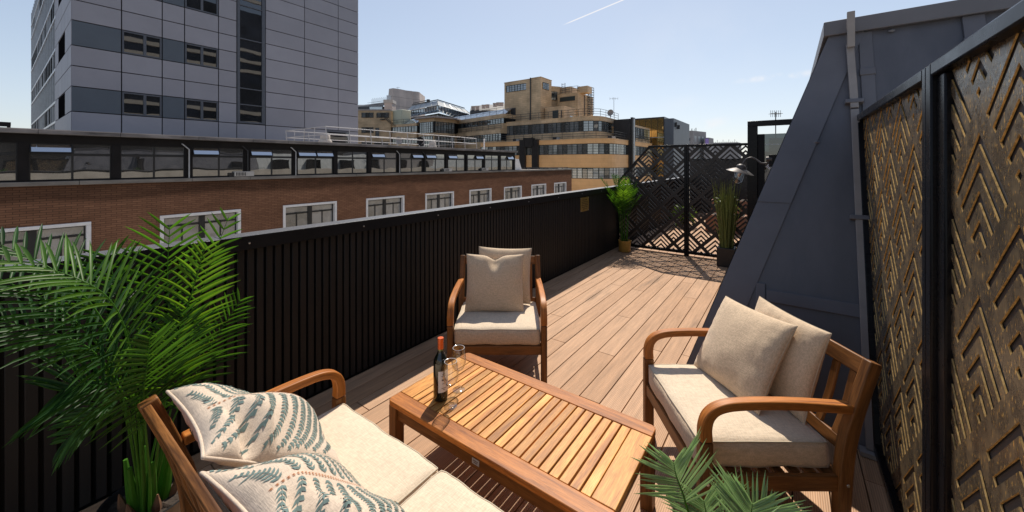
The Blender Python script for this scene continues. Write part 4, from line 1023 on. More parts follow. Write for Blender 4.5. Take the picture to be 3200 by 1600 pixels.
# units on the ledge
for i, (y, lb_) in enumerate(((7.45, 'white air conditioning unit on the ledge under the dark drainpipe, nearest of three'), (21.5, 'white air conditioning unit on the brick ledge, middle one of three'), (26.1, 'white air conditioning unit on the brick ledge, furthest of three'))):
    ac = thing('air_conditioner', lb_, 'air conditioner', (FX - .02, y, .987), 0, 'air conditioners on the ledge')
    MB().box((-.10, -.42, .02), (.11, .42, .26)).build('casing', 'ac', ac, bevel=.012)
    mb = MB()
    for j in range(7): mb.box((.1105, -.36 + j * .062, .05), (.114, -.325 + j * .062, .22))
    mb.build('grille', 'blacksteel', ac)
    MB().box((-.06, -.62, .0), (.06, -.44, .2)).build('side_box', 'blacksteel', ac)
gr = thing('guard_rail', 'galvanised two bar guard rail standing on the flat roof of the brick building', 'railing', (-24, 20, 2.888))
mb = MB()
for z in (3.52, 4.02): mb.tube([(-29.6, 12.65, z), (-24, 12.65, z), (-24, 27.2, z), (-29.6, 27.2, z), (-29.6, 12.65, z)], .028, 8)
mb.build('rail', 'galv', gr, world=True)
for i in range(10):
    y = 12.65 + 14.55 * i / 9
    for x in (-24, -29.6): MB().tube([(x + (.0 if x > -25 else 0), y + .10, 2.889), (x, y, 4.02)], .026, 6).build('post', 'galv', gr, world=True)
for x in (-25.4, -26.8, -28.2): MB().tube([(x - .10, 12.65, 2.889), (x, 12.65, 4.02)], .026, 6).build('post', 'galv', gr, world=True)
for (x, y, s_, lb_) in ((-25, 13.15, 1, 'cream mushroom roof vent in front of the grey tower'), (-25, 22.6, .92, 'cream mushroom roof vent near the end of the guard rail')):
    v_ = thing('roof_vent', lb_, 'vent', (x, y, 2.889), 0, 'roof vents behind the guard rail')
    MB().lathe([(.5 * s_, 0), (.5 * s_, .06), (.4 * s_, .07), (.42 * s_, .22 * s_), (.34 * s_, .36 * s_)], 24).build('base', 'vent', v_, smooth=True)
    MB().lathe([(.30 * s_, .365 * s_), (.30 * s_, .64 * s_), (.25 * s_, .70 * s_), (0, .72 * s_)], 24).build('cap', 'vent', v_, smooth=True)
for (x, y, r, lb_, mt) in ((-26, 19.7, .33, 'round pale satellite dish behind the guard rail', 'dish'), (-26, 22.0, .42, 'large dark satellite dish behind the guard rail, by the second vent', 'darkband')):
    ds = thing('satellite_dish', lb_, 'satellite dish', (x, y, 2.889), 0, 'satellite dishes on the brick building')
    Tm = Matrix.Translation((.1, 0, .62)) @ Matrix.Rotation(R(75), 4, 'Y')
    MB().lathe([(0, 0), (r * .5, .03), (r, .11), (r, .125), (r * .5, .045), (0, .015)], 24, Tm).build('reflector', mt, ds, smooth=True)
    MB().tube([(0, 0, 0), (0, 0, .62), (.1, 0, .62)], .03, 6).build('mast', 'galv', ds); MB().tube([(.1, 0, .3), (.5, 0, .55)], .015, 5).build('feed_arm', 'galv', ds)
fl = thing('white_flue', 'thin white flue pipe rising behind the end of the strip windows', 'flue', (-23.6, 27.9, 2.889))
MB().tube([(0, 0, 0), (0, 0, 1.05)], .06, 10).build('pipe', 'whitepaint', fl, smooth=True); MB().lathe([(.075, 1.05), (.08, 1.1), (0, 1.12)], 10).build('cowl', 'whitepaint', fl)
gl = thing('roof_goalpost', 'dark flat frame standing at the left end of the brick building roof', 'roof frame', (-30, -2, 2.889))
MB().box((-.8, -5, .55), (.05, 2.567, .72)).build('beam', 'darkband', gl); MB().box((-.05, 2.45, 0), (.05, 2.56, .549)).build('post', 'darkband', gl)

# ================================================================== GREY TOWER
tw = thing('grey_tower', 'tall grey panelled tower block with dark window bands and a glazed stair strip', 'building', (-45, 12, -18))
TXF, TY0, TY1, TTOP = -34.0, 2.772, 21.176, 19.5
MB().box((-73, TY0 + .12, -18), (TXF - .12, TY1 - .0, TTOP)).build('core', 'joint', tw, world=True)
cols = [(2.772, 4.859), (4.859, 6.781), (6.781, 7.952), (7.952, 9.899), (9.899, 11.045), (11.045, 13.018), (13.018, 16.068), (16.068, 19.118), (19.118, 21.176)]
rows = []
for n in range(-3, 4):
    z = 4.719 + 3.897 * n; rows += [(z, z + 1.477, 1), (z + 1.477, z + 2.69, 0), (z + 2.69, z + 3.897, 0)]
rows = [r for r in rows if r[0] < TTOP and r[1] > -2]
pa, pb = MB(), MB(); g = .028; random.seed(9)
def window_x(y0, y1, z0, z1, split=.5):
    X = TXF - .01
    mb = MB(); f = .11; mb.box((X - .1, y0 + g, z0 + g), (X + .02, y0 + f, z1 - g)); mb.box((X - .1, y1 - f, z0 + g), (X + .02, y1 - g, z1 - g)); mb.box((X - .1, y0 + f + .001, z0 + g), (X + .02, y1 - f - .001, z0 + f)); mb.box((X - .1, y0 + f + .001, z1 - f), (X + .02, y1 - f - .001, z1 - g))
    c = y0 + (y1 - y0) * split; mb.box((X - .1, c - .07, z0 + f + .001), (X + .015, c + .07, z1 - f - .001))
    o = mb.build('window', 'towerframe', tw, world=True)
    mb = MB(); X -= .06
    for a, b in ((y0 + f, c - .07), (c + .07, y1 - f)): mb.quad((X, a, z0 + f), (X, b, z0 + f), (X, b, z1 - f), (X, a, z1 - f))
    mb.build('pane', 'towerglass', o, world=True)
for z0, z1, dk in rows:
    for ci, (y0, y1) in enumerate(cols):
        if ci == 5 and z1 > 4.75: continue
        if dk and ci in (1, 3) and z0 > 4.5: window_x(y0, y1, z0, z1, .56 if ci == 1 else .5); continue
        if dk and ci in (0, 2): MB().box((TXF - .09, y0 + g, z0 + g), (TXF, y1 - g, z1 - g)).build('dark_panel', 'panelB', tw, world=True); continue
        m_ = pa
        if abs(z1 - 4.719) < .1 and ci in (7,): 
            pa.box((TXF - .09, y0 + g, z0 + g), (TXF + random.uniform(-.003, .003), y1 - g, z1 - g)); continue
        m_.box((TXF - .09, y0 + g, z0 + g), (TXF + random.uniform(-.003, .003), y1 - g, z1 - g))
LC = [(-37.1, -34.0), (-41.17, -37.1), (-43.4, -41.17)]
for z0, z1, dk in rows:
    for ci, (x0, x1) in enumerate(LC):
        if dk and ci == 1 and z0 > 4.5:
            o = MB().box((x0 + g, TY0 + .02, z0 + g), (x1 - g, TY0 + .1, z1 - g)); o = o.build('window', 'voidblack', tw, world=True)
            MB().quad((x0 + .15, TY0 + .015, z0 + .12), (x1 - .15, TY0 + .015, z0 + .12), (x1 - .15, TY0 + .015, z1 - .12), (x0 + .15, TY0 + .015, z1 - .12)).build('pane', 'voidblack', o, world=True)
        else:
            w_ = (x1 - x0) / 2
            for j in range(2): pa.box((x0 + w_ * j + g * .6, TY0, z0 + g), (x0 + w_ * (j + 1) - g * .6, TY0 + .09, z1 - g))
pa.build('light_panels', 'panelA', tw, world=True)
# stair glazing
mb = MB(); a, b = cols[5]; X = TXF
mb.box((X - .1, a + g, 4.76), (X + .04, a + .20, TTOP)); mb.box((X - .1, b - .26, 4.76), (X + .04, b - .13, TTOP)); mb.box((X - .1, b - .12, 4.76), (X + .03, b - g, TTOP)); mb.box((X - .1, a + .201, 4.76), (X + .04, b - .261, 4.90))
for z in (6.2, 7.45, 11.27, 13.85): mb.box((X - .1, a + .201, z - .035), (X + .02, b - .261, z + .035))
st = mb.build('stair_window', 'towerframe', tw, world=True)
mb = MB(); zz = [4.9, 6.165, 7.415, 11.235, 13.815, TTOP]
for i in range(5): mb.quad((X - .06, a + .2, zz[i] + (.07 if i else 0)), (X - .06, b - .26, zz[i] + (.07 if i else 0)), (X - .06, b - .26, zz[i + 1]), (X - .06, a + .2, zz[i + 1]))
mb.build('pane', 'towerglass', st, world=True)
o = MB().box((X - .08, 18.0, 2.6), (X + .03, 20.3, 4.70)).build('roof_door', 'towerframe', tw, world=True)
MB().quad((X + .035, 18.12, 2.6), (X + .035, 20.18, 2.6), (X + .035, 20.18, 4.55), (X + .035, 18.12, 4.55)).build('pane', 'towerglass', o, world=True)
# curtain wall on the flank
mb = MB().quad((-72.7, TY0 + .1, -2), (-43.45, TY0 + .1, -2), (-43.45, TY0 + .1, TTOP), (-72.7, TY0 + .1, TTOP)); cw_ = mb.build('curtain_wall', 'curtain', tw, world=True)
mb = MB(); x = -72.6; i = 0
while x < -43.4: mb.box((x - .06, TY0 + .045, -2), (x + .06, TY0 + .095, TTOP)); x += 1.46
for z0, z1, dk in rows:
    if dk: mb.box((-72.7, TY0 + .03, z0 - .08), (-43.45, TY0 + .096, z0 + .08)); mb.box((-72.7, TY0 + .03, z1 - .08), (-43.45, TY0 + .096, z1 + .08))
mb.build('mullions', 'alu', cw_, world=True)
random.seed(8); x = -72.53
while x < -44.5:
    for z0, z1, dk in rows:
        if dk and random.random() < .45: MB().box((x + .03, TY0 + .05, z0 + .1), (x + 1.27, TY0 + .085, z1 - .1)).build('opening_light', 'voidblack', cw_, world=True)
    x += 1.46

# ================================================================== STREAMLINED FAIENCE BUILDING
de = thing('deco_building', 'buff tiled streamlined building with curved corner, ribbon windows and stepped roof tower', 'building', (-35, 65, -18))
def arc(cx, cy, r, a0, a1, n=8): return [(cx + r * math.cos(R(a0 + (a1 - a0) * i / n)), cy + r * math.sin(R(a0 + (a1 - a0) * i / n))) for i in range(n + 1)]
def off_poly(pl, d):
    """shift an open polyline to its right-hand (street) side by d"""
    out = []
    for i, p in enumerate(pl):
        a = Vector(pl[max(i - 1, 0)]); b = Vector(pl[min(i + 1, len(pl) - 1)]); t = (b - a).normalized(); out.append((p[0] + t.y * d, p[1] - t.x * d))
    return out
def slab(parent, name, pl, back, z0, z1, mat, out=0.0):
    p = off_poly(pl, out) if out else pl
    return MB().prism(list(p) + back, z0, z1).build(name, mat, parent, world=True)
def resample(pl, step):
    pts = [Vector((*p, 0)) for p in pl]; d = [0]
    for i in range(1, len(pts)): d.append(d[-1] + (pts[i] - pts[i - 1]).length)
    n = max(1, round(d[-1] / step)); out = []
    for k in range(n + 1):
        s_ = d[-1] * k / n; i = 0
        while i < len(d) - 2 and d[i + 1] < s_: i += 1
        t = (s_ - d[i]) / max(1e-9, d[i + 1] - d[i]); out.append(pts[i].lerp(pts[i + 1], t))
    return [(p.x, p.y) for p in out]
def ribbon(parent, pl, z0, z1, step=.85, per=4, nh=4, glass='dglass', inset=-.12, bw=.075):
    g_ = resample(off_poly(pl, inset), step); i = 0; rnd = random.Random(int(abs(z0) * 100) + len(g_))
    while i < len(g_) - 1:
        seg = g_[i:i + per + 1]; mb = MB()
        for j in range(len(seg) - 1):
            (ax, ay), (bx, by) = seg[j], seg[j + 1]; jx, jy = rnd.uniform(-.02, .02), rnd.uniform(-.02, .02)
            mb.add([(ax, ay + jx, z0), (bx, by + jy, z0), (bx, by + jy, z1), (ax, ay + jx, z1)], [(0, 1, 2, 3)], 0 if rnd.random() < .75 else 2)
            mb.bar((ax, ay, z0), (ax, ay, z1), bw * (1.7 if j == 0 else 1), .12, (0, 1, 0), 1)
            for h in range(1, nh): zz_ = z0 + (z1 - z0) * h / nh; mb.bar((ax, ay, zz_), (bx, by, zz_), .08, bw * .62, (0, 0, 1), 1)
            mb.bar((ax, ay, z1 - .04), (bx, by, z1 - .04), .1, .09, (0, 0, 1), 1); mb.bar((ax, ay, z0 + .04), (bx, by, z0 + .04), .1, .09, (0, 0, 1), 1)
        mb.build('window', [glass, 'bars', 'dglassdark'], parent, world=True); i += per
def railing(parent, pl, z, h=1.1, nb=3, step=1.9, name='railing', mat='rail', r=.035):
    g_ = resample(pl, step); mb = MB()
    for k in range(1, nb + 1): mb.tube([(x, y, z + h * k / nb) for x, y in g_], r, 5)
    for x, y in g_: mb.tube([(x, y, z), (x, y, z + h)], r, 5)
    mb.build(name, mat, parent, world=True)
# lower block
L1 = [(-47.4, 55)] + arc(-25.6, 58.6, 3.6, -90, 0) + [(-22, 78)]; BK = [(-47.4, 78)]
for z0, z1, mt in ((-18, -6.2, 'faience2'), (-4.5, -.78, 'faience2'), (.985, 3.07, 'faience2'), (4.78, 5.52, 'faience2')): slab(de, 'spandrel', L1, BK, z0, z1, mt)
slab(de, 'spandrel', L1, BK, 5.5205, 5.6, 'faience', .05)
for z0, z1 in ((-6.2, -4.5), (-.78, .985), (3.07, 4.78)):
    slab(de, 'window_recess', off_poly(L1, -.3), [(-47.3, 77)], z0, z1, 'blackmat'); ribbon(de, L1[:1] + [(-38.1, 55)], z0, z1, .9); ribbon(de, [(-34.3, 55)] + L1[1:-1] + [(-22, 63.9)], z0, z1, .9); ribbon(de, [(-22, 65.8), (-22, 78)], z0, z1, .9)
railing(de, off_poly(L1, -.2), 5.6, 1.15)
mb = MB(); mb.box((-38.1, 54.55, -18), (-36.9, 55.6, 5.75)); mb.box((-35.5, 54.55, -18), (-34.3, 55.6, 5.75)); mb.box((-36.8995, 54.8, -18), (-35.5005, 55.5, -.2)); mb.box((-36.8995, 54.45, 4.4), (-35.5005, 55.6, 6.05)); mb.box((-37.2, 54.40, 4.6), (-36.9005, 54.549, 6.1)); mb.box((-35.4995, 54.40, 4.6), (-35.2, 54.549, 6.1))
mb.build('entrance_pier', 'granite', de, world=True); ribbon(de, [(-36.89, 55.0), (-35.51, 55.0)], -.2, 4.39, .69, 2, 4)
mb = MB(); mb.box((-24.6, 63.95, -18), (-21.7, 65.7, 9.25)); mb.box((-21.6995, 64.2, -18), (-21.3, 64.6, 9.5)); mb.box((-21.6995, 64.95, -18), (-21.3, 65.4, 9.5)); mb.build('corner_fin', 'granite', de, world=True)
MB().box((-21.35, 64.62, 2), (-21.25, 64.93, 9.3)).build('fin_trim', 'alu', de, world=True)
# second tier
L2 = [(-46.2, 58)] + arc(-28.2, 61.2, 3.2, -90, 0) + [(-25, 68)]; B2_ = [(-46.2, 74), (-46.2, 74)][:1]; B2_ = [(-25, 76), (-46.2, 76)]
slab(de, 'spandrel', L2, B2_, 5.605, 6.95, 'faience'); slab(de, 'spandrel', L2, B2_, 8.76, 9.45, 'faience'); slab(de, 'spandrel', L2, B2_, 9.4505, 9.53, 'faience', .05)
slab(de, 'window_recess', off_poly(L2, -.3), [(-25.2, 75.5), (-46, 75.5)], 6.9505, 8.7595, 'blackmat'); ribbon(de, L2, 6.95, 8.76, .85, 4, 4, 'dglassdark')
railing(de, off_poly(L2, -.25), 9.53, 1.25)
MB().box((-23.8, 66.0, 5.605), (-22.3, 77.5, 8.6)).build('side_tier', 'faience', de, world=True); ribbon(de, [(-23.7, 65.99), (-22.3, 65.99)], 6.2, 8.2, .7, 2, 4, 'dglass', .03); ribbon(de, [(-22.3, 66.1), (-22.3, 77)], 6.2, 8.2, .9, 4, 4, 'dglass', .03)
# roof tower
tb_ = [(-45.7, 60.25), (-39.4, 60.25), (-39.1, 59.95), (-37.04, 59.95), (-37.04, 63.95), (-45.7, 66)]
MB().prism(tb_, 9.535, 17.6).build('roof_tower', 'faience3', de, world=True); MB().prism([(p[0] + (.06 if p[0] > -38 else -.06), p[1] + (-.06 if p[1] < 61 else .06)) for p in tb_], 17.601, 17.75).build('parapet', 'faience3', de, world=True)
MB().tube([(-39.25, 59.86, 9.54), (-39.25, 59.86, 17.8)], .11, 6).build('drainpipe', 'rail', de, world=True)
ribbon(de, [(-45.15, 60.24), (-40.48, 60.24)], 15.7, 17.0, .66, 7, 3, 'dglassdark', .02); ribbon(de, [(-45.1, 60.24), (-44.25, 60.24)], 10.2, 11.9, .45, 2, 3, 'dglassdark', .02); ribbon(de, [(-37.035, 60.7), (-37.035, 62.9)], 15.6, 16.85, .75, 3, 4, 'dglassdark', .02)
MB().prism([(-39, 63.96), (-36.9, 67), (-36.6, 70), (-44, 70)], 9.535, 17.0).build('roof_tower', 'faience3', de, world=True); ribbon(de, [(-38.5, 64.66), (-37.2, 66.5)], 14.2, 15.9, .7, 4, 4, 'dglassdark', .05)
MB().box((-36.9, 66, 9.535), (-32.44, 73, 15.25)).build('roof_tower', 'faience3', de, world=True)
MB().box((-36.3, 65.93, 13.75), (-33.05, 65.998, 14.6)).build('louvre', 'bars', de, world=True)
MB().box((-33.0, 67, 15.251), (-30.9, 69, 16.5)).build('chimney', 'faience3', de, world=True); MB().box((-36.9, 67.5, 15.251), (-34.8, 72, 16.9)).build('roof_tower', 'faience3', de, world=True)
MB().prism([(-36.9, 61.2), (-32.75, 61.2), (-32.75, 65.99), (-36.9, 65.99)], 9.535, 12.1).build('penthouse', 'faience', de, world=True)
MB().box((-35.2, 61.13, 9.6), (-34.0, 61.198, 11.4)).build('door', 'bars', de, world=True); MB().box((-32.745, 63.2, 9.7), (-32.69, 64.3, 10.5)).build('louvre', 'dglass', de, world=True)
MB().tube([(-33.3, 61.05, 9.54), (-33.3, 61.05, 11.3)], .09, 6).build('flue', 'rail', de, world=True)
railing(de, [(-36.4, 66.3), (-32.7, 66.3), (-32.7, 72.5)], 15.25, 1.3, 3, 1.2)
mb = MB()                                           # cage ladder on the far flank
for y in (70.2, 71.2): mb.tube([(-32.3, y, 9.54), (-32.3, y, 16.8)], .06, 5); mb.tube([(-31.5, y, 11.5), (-31.5, y, 16.8)], .05, 5)
for i in range(16): z = 9.9 + i * .45; mb.tube([(-32.3, 70.2, z), (-32.3, 71.2, z)], .04, 4); 
for i in range(12): z = 11.5 + i * .48; mb.tube([(-32.3, 70.2, z), (-31.5, 70.2, z), (-31.5, 71.2, z), (-32.3, 71.2, z)], .04, 4)
mb.build('cage_ladder', 'rail', de, world=True)
mb = MB(); mb.tube([(-36.0, 66.2, 15.3), (-36.0, 66.2, 17.4)], .05, 5); mb.tube([(-35.3, 66.2, 15.3), (-35.3, 66.2, 17.4)], .05, 5)
for i in range(5): mb.tube([(-36.0, 66.2, 15.6 + i * .4), (-35.3, 66.2, 15.6 + i * .4)], .045, 4)
mb.build('roof_ladder', 'rail', de, world=True)
MB().tube([(-32.2, 68.5, 9.54), (-32.2, 68.5, 15.0)], .09, 6).build('drainpipe', 'rail', de, world=True)
for (x, y) in ((-41, 57.3), (-32.5, 57.3), (-24.0, 60.8)):
    MB().box((x - .35, y - .2, 5.62), (x + .35, y + .2, 6.2)).build('roof_unit', 'rail', de, world=True); MB().box((x + .4, y - .2, 5.62), (x + .9, y + .2, 6.15)).build('roof_unit', 'ac', de, world=True)

# receding wing behind
dw = thing('deco_wing', 'receding buff wing with stacked ribbon windows and sloping rooflights', 'building', (-54, 62, -18))
W1 = [(-64.17, 61.65), (-43.7, 57.26)]; WB_ = [(-41, 68), (-62, 72)]
for z0, z1, m_ in ((10.33, 11.1, 'faience'), (8.15, 9.3, 'faience3')): slab(dw, 'spandrel', W1, WB_, z0, z1, m_)
slab(dw, 'spandrel', W1, WB_, 7.36, 8.15, 'faience', .7); slab(dw, 'spandrel', W1, WB_, 4.3, 5.95, 'faience3', .7); slab(dw, 'spandrel', W1, WB_, -18, 4.299, 'faience', 1.5)
slab(dw, 'window_recess', off_poly(W1, -.3), WB_, 9.3005, 10.3295, 'blackmat'); slab(dw, 'window_recess', off_poly(W1, .4), WB_, 5.9505, 7.3595, 'blackmat')
ribbon(dw, W1, 9.3, 10.33, .85, 4, 3, 'dglassdark'); ribbon(dw, off_poly(W1, .7), 5.95, 7.36, .85, 4, 4, 'dglassdark'); railing(dw, off_poly(W1, .55), 8.15, 1.0)
P, Q = W1; n_ = Vector((-.21, -.977, 0))
mb = MB(); k_ = 24
for i in range(k_):
    a = Vector((*P, 0)).lerp(Vector((*Q, 0)), i / k_); b = Vector((*P, 0)).lerp(Vector((*Q, 0)), (i + .94) / k_)
    mb.add([a - n_ * .5 + Vector((0, 0, 11.1)), b - n_ * .5 + Vector((0, 0, 11.1)), b - n_ * 2.6 + Vector((0, 0, 12.5)), a - n_ * 2.6 + Vector((0, 0, 12.5))], [(0, 1, 2, 3)])
mb.build('rooflight', 'glassroof', dw, world=True)
railing(dw, W1, 11.1, 1.25, 2, 2.2)
slab(dw, 'roof_ridge', [(-63.5, 64.4), (-43.0, 60.0)], [(-41, 68), (-62, 72)], 11.1, 12.45, 'slate')
# round ended bay
db = thing('deco_bay', 'projecting tiled bay with a thin overhanging flat roof and curved glass corner', 'building', (-61, 56, -18))
BAY = arc(-62.9, 55.0, 1.5, 170, 270, 6) + [(-58.6, 53.5), (-57.8, 58.5)]; BB = [(-60, 64), (-66, 62)]
slab(db, 'wall', BAY, BB, -18, 7.95, 'faience'); slab(db, 'wall', BAY, BB, 10.3, 11.0, 'faience'); slab(db, 'roof_slab', BAY, BB, 11.001, 11.3, 'roofdeck', .9); slab(db, 'window_recess', off_poly(BAY, -.2), BB, 7.9505, 10.2995, 'blackmat'); ribbon(db, BAY, 7.95, 10.3, .7, 4, 5, 'dglassdark'); ribbon(db, off_poly(BAY, .15), 4.0, 7.3, .7, 4, 5, 'dglassdark')
# left wing and left block
dl = thing('deco_side_block', 'plain buff block with small steel windows beside the grey tower', 'building', (-74, 50, -18))
LW = [(-76.0, 52.5), (-64.5, 53.8)]; LBk = [(-66, 62), (-76, 62)]
for z0, z1 in ((9.75, 10.3), (7.2, 8.45), (-18, 5.9)): slab(dl, 'spandrel', LW, LBk, z0, z1, 'faience')
for z0, z1 in ((8.45, 9.75), (5.9, 7.2)): slab(dl, 'window_recess', off_poly(LW, -.3), LBk, z0 + .0005, z1 - .0005, 'blackmat'); ribbon(dl, LW, z0, z1, .85, 4, 4, 'dglassdark')
railing(dl, LW, 10.3, 1.0, 2); mb = MB()
for i in range(9):
    a = Vector((-74.5 + i * 1.05, 53.2 + i * .1, 10.3)); mb.add([a, a + Vector((.95, .1, 0)), a + Vector((.85, 2.1, 1.3)), a + Vector((-.1, 2, 1.3))], [(0, 1, 2, 3)])
mb.build('rooflight', 'glassroof', dl, world=True)
LBp = [(-82.5, 45.2), (-71.98, 52.75)]; LBb = [(-76, 60), (-88, 52)]
slab(dl, 'wall', LBp, LBb, -18, 13.5, 'faience3'); slab(dl, 'parapet', LBp, LBb, 13.501, 13.75, 'roofdeck', .15)
def onseg(P, Q, a, b): P, Q = Vector(P), Vector(Q); return [tuple(P.lerp(Q, a)), tuple(P.lerp(Q, b))]
for a, b, z0, z1 in ((.50, .70, 11.9, 13.0), (.76, .97, 11.9, 13.0), (.50, .70, 8.5, 9.7), (.74, .80, 7.3, 9.6), (.50, .68, 5.3, 6.5), (.72, .96, 5.3, 6.5)): ribbon(dl, onseg(*LBp, a, b), z0, z1, .8, 6, 3, 'dglassdark', .06)
mb = MB(); 
for i in range(7): mb.box((-73.0 + i * .33, 52.3 + i * .1 - .5, 11.6 - i * .28), (-72.6 + i * .33, 53.2 + i * .1 - .5, 11.66 - i * .28))
mb.bar((-73.2, 51.6, 12.6), (-70.8, 52.4, 10.5), .06, .06); mb.bar((-73.2, 51.6, 12.2), (-70.8, 52.4, 10.1), .06, .06); mb.box((-74.2, 51.3, 11.4), (-73.0, 52.6, 11.55)); mb.build('fire_escape', 'rail', dl, world=True)
MB().box((-72.3, 53.4, 10.2), (-69.0, 56.0, 13.6)).build('plant_box', 'greencab', dl, bevel=.1, world=True)

# ================================================================== FURTHER BACK
def block(name, label, cat, plan, z0, z1, mat, group=None):
    cx = sum(p[0] for p in plan) / len(plan); cy = sum(p[1] for p in plan) / len(plan); t = thing(name, label, cat, (cx, cy, z0), 0, group); MB().prism(plan, z0, z1).build('wall', mat, t, world=True); return t
cp = [(-106.3, 77.2), (-104.2, 77.2), (-103.7, 79.5), (-103.9, 82.2), (-103.2, 84.2)] + arc(-104.6, 86.2, 2.0, -50, 60, 8) + [(-108, 94), (-116, 84)]
ct = block('concrete_stair_tower', 'windowless pinkish concrete tower with rounded corners behind the glass roof', 'building', cp, -18, 26.2, 'concrete')
mb = MB()
for z in (17, 20.5, 23.5): 
    for i in range(len(cp) - 3): mb.bar((*cp[i], z), (*cp[i + 1], z), .06, .07)
mb.build('panel_joints', 'stone', ct, world=True)
MB().tube([(-106, 80.5, 26.2), (-106, 80.5, 27.3)], .05, 5).build('aerial', 'rail', ct, world=True); MB().tube([(-106.5, 80.1, 27.2), (-105.5, 80.9, 27.2)], .04, 5).build('aerial', 'rail', ct, world=True)
# glass roof drum
gr_ = thing('glass_roof_building', 'faceted glass and lead roofed building in front of the concrete tower', 'building', (-75, 78, -18))
def facet(name, pts0, z0, pts1, z1, mat, bars=0, bmat='lead'):
    mb = MB()
    for i in range(len(pts0) - 1):
        a, b, c, d = (*pts0[i], z0), (*pts0[i + 1], z0), (*pts1[i + 1], z1), (*pts1[i], z1); mb.quad(a, b, c, d)
        a, b, c, d = map(Vector, (a, b, c, d))
        if bars:
            for k in range(bars + 1): mb.bar(a.lerp(b, k / bars), d.lerp(c, k / bars), .14, .14, (0, 0, 1), 1)
    mb.build(name, [mat, bmat], gr_, world=True)
g0 = [(-91.0, 71.0), (-72.7, 68.3), (-80.5, 84.9)]; g1 = [(-90.4, 72.7), (-75.2, 70.2), (-80.9, 88.3)]; g2 = [(-90.0, 73.4), (-77.1, 71.6), (-82.2, 87.6)]
facet('wall', g1, -18, g1, 15.0, 'glassroof', 9, 'rail'); facet('glass_skirt', g0, 14.9, g1, 16.0, 'glassroof', 8); facet('clerestory', g1, 16.0, g1, 17.1, 'glassroof', 12, 'rail'); facet('lead_roof', [(-91.2, 72.2), (-75.0, 69.8), (-80.6, 88.8)], 17.1, g2, 18.7, 'lead', 5); facet('roof_top', g2, 18.7, [(-86, 84)] * 3, 18.8, 'slate', 0)
mb = MB(); mb.bar((-90, 73.4, 18.95), (-77.1, 71.6, 18.95), .15, .25); mb.bar((-77.1, 71.6, 18.95), (-82, 87.4, 18.95), .15, .25); mb.build('maintenance_rail', 'rail', gr_, world=True)
cr_ = thing('roof_cradle', 'dark window cleaning cradle arm sticking up beside the concrete tower', 'crane', (-92, 82, 18.8))
MB().bar((-97.5, 80, 21.0), (-92, 81.5, 21.7), .2, .18).build('boom', 'rail', cr_, world=True); MB().bar((-97.5, 80, 20.2), (-92.4, 81.5, 20.9), .15, .15).build('boom', 'rail', cr_, world=True); MB().box((-92.5, 81.2, 18.81), (-91.8, 82, 21.9)).build('mast', 'rail', cr_, world=True)
# dark roofs
sr = thing('slate_roof_building', 'dark slate roofed building with clusters of chimney pots behind the wing', 'building', (-60, 90, -18))
MB().add([(-74.6, 81.8, 16.9), (-60.0, 92.2, 17.2), (-62.5, 95.5, 20.2), (-77.0, 85.0, 18.9), (-68, 105, 20.2), (-84, 94, 18.9), (-74.6, 81.8, -18), (-60.0, 92.2, -18)], [(0, 1, 2, 3), (3, 2, 4, 5), (6, 7, 1, 0), (6, 0, 3, 5)]).build('roof', 'slate', sr, world=True)
for cx, cy, cz in ((-74.4, 82.6, 17.2), (-73.3, 83.2, 17.2), (-71.8, 84.2, 17.6), (-70.9, 84.9, 17.7), (-69.2, 86.2, 18.1), (-68.4, 86.8, 18.3), (-67.6, 87.4, 18.3)):
    mb = MB()
    for i in range(2): mb.lathe([(.26, 0), (.26, .8), (.34, .85), (.34, 1.1), (.2, 1.1), (.2, .5)], 10, Matrix.Translation((cx + i * .45, cy + i * .3, cz)))
    mb.build('chimney_pots', 'concrete', sr, world=True)
ld = thing('dark_roof_block', 'dark glazed rooftop storey with a spiky aerial fence left of the concrete tower', 'building', (-100, 62, -18))
MB().prism([(-112, 48), (-96.0, 60.0), (-90.6, 63.9), (-96, 74), (-118, 58)], -18, 17.4).build('wall', 'slate', ld, world=True)
MB().add([(-96.0, 60.0, 17.4), (-90.6, 63.9, 17.4), (-91.5, 65.5, 18.9), (-97, 62, 18.2), (-112, 48, 17.4), (-112, 50, 18.2)], [(0, 1, 2, 3), (4, 0, 3, 5)]).build('roof', 'slate', ld, world=True)
MB().quad((-93.6, 61.68, 15), (-90.8, 63.7, 15), (-90.8, 63.7, 17.3), (-93.6, 61.68, 17.3)).build('window', 'glassroof', ld, world=True)
mb = MB()
for i in range(18):
    p_ = Vector((-94.4, 62.9, 18.2)).lerp(Vector((-91.0, 65.4, 18.7)), i / 17); mb.tube([p_, p_ + Vector((0, 0, 1.5 + .2 * (i % 2)))], .035, 4)
mb.tube([(-95.4, 62.2, 18.6), (-91.0, 65.4, 19.3)], .04, 4); mb.build('spike_fence', 'rail', ld, world=True)
MB().prism([(-90.4, 64.1), (-88.6, 65.4), (-90.5, 68), (-92.3, 66.7)], -18, 18.4).build('stair_head', 'concrete', ld, world=True); MB().prism([(-90.5, 63.9), (-88.4, 65.4), (-90.5, 68.2), (-92.5, 66.7)], 18.401, 19.3).build('stair_cap', 'vent', ld, world=True); mb = MB()
for i in range(3): mb.tube([(-90.3 + i * .32, 65.0 + i * .2, 19.3), (-90.3 + i * .32, 65.0 + i * .2, 20.6)], .16, 8)
mb.build('flues', 'alu', ld, world=True)
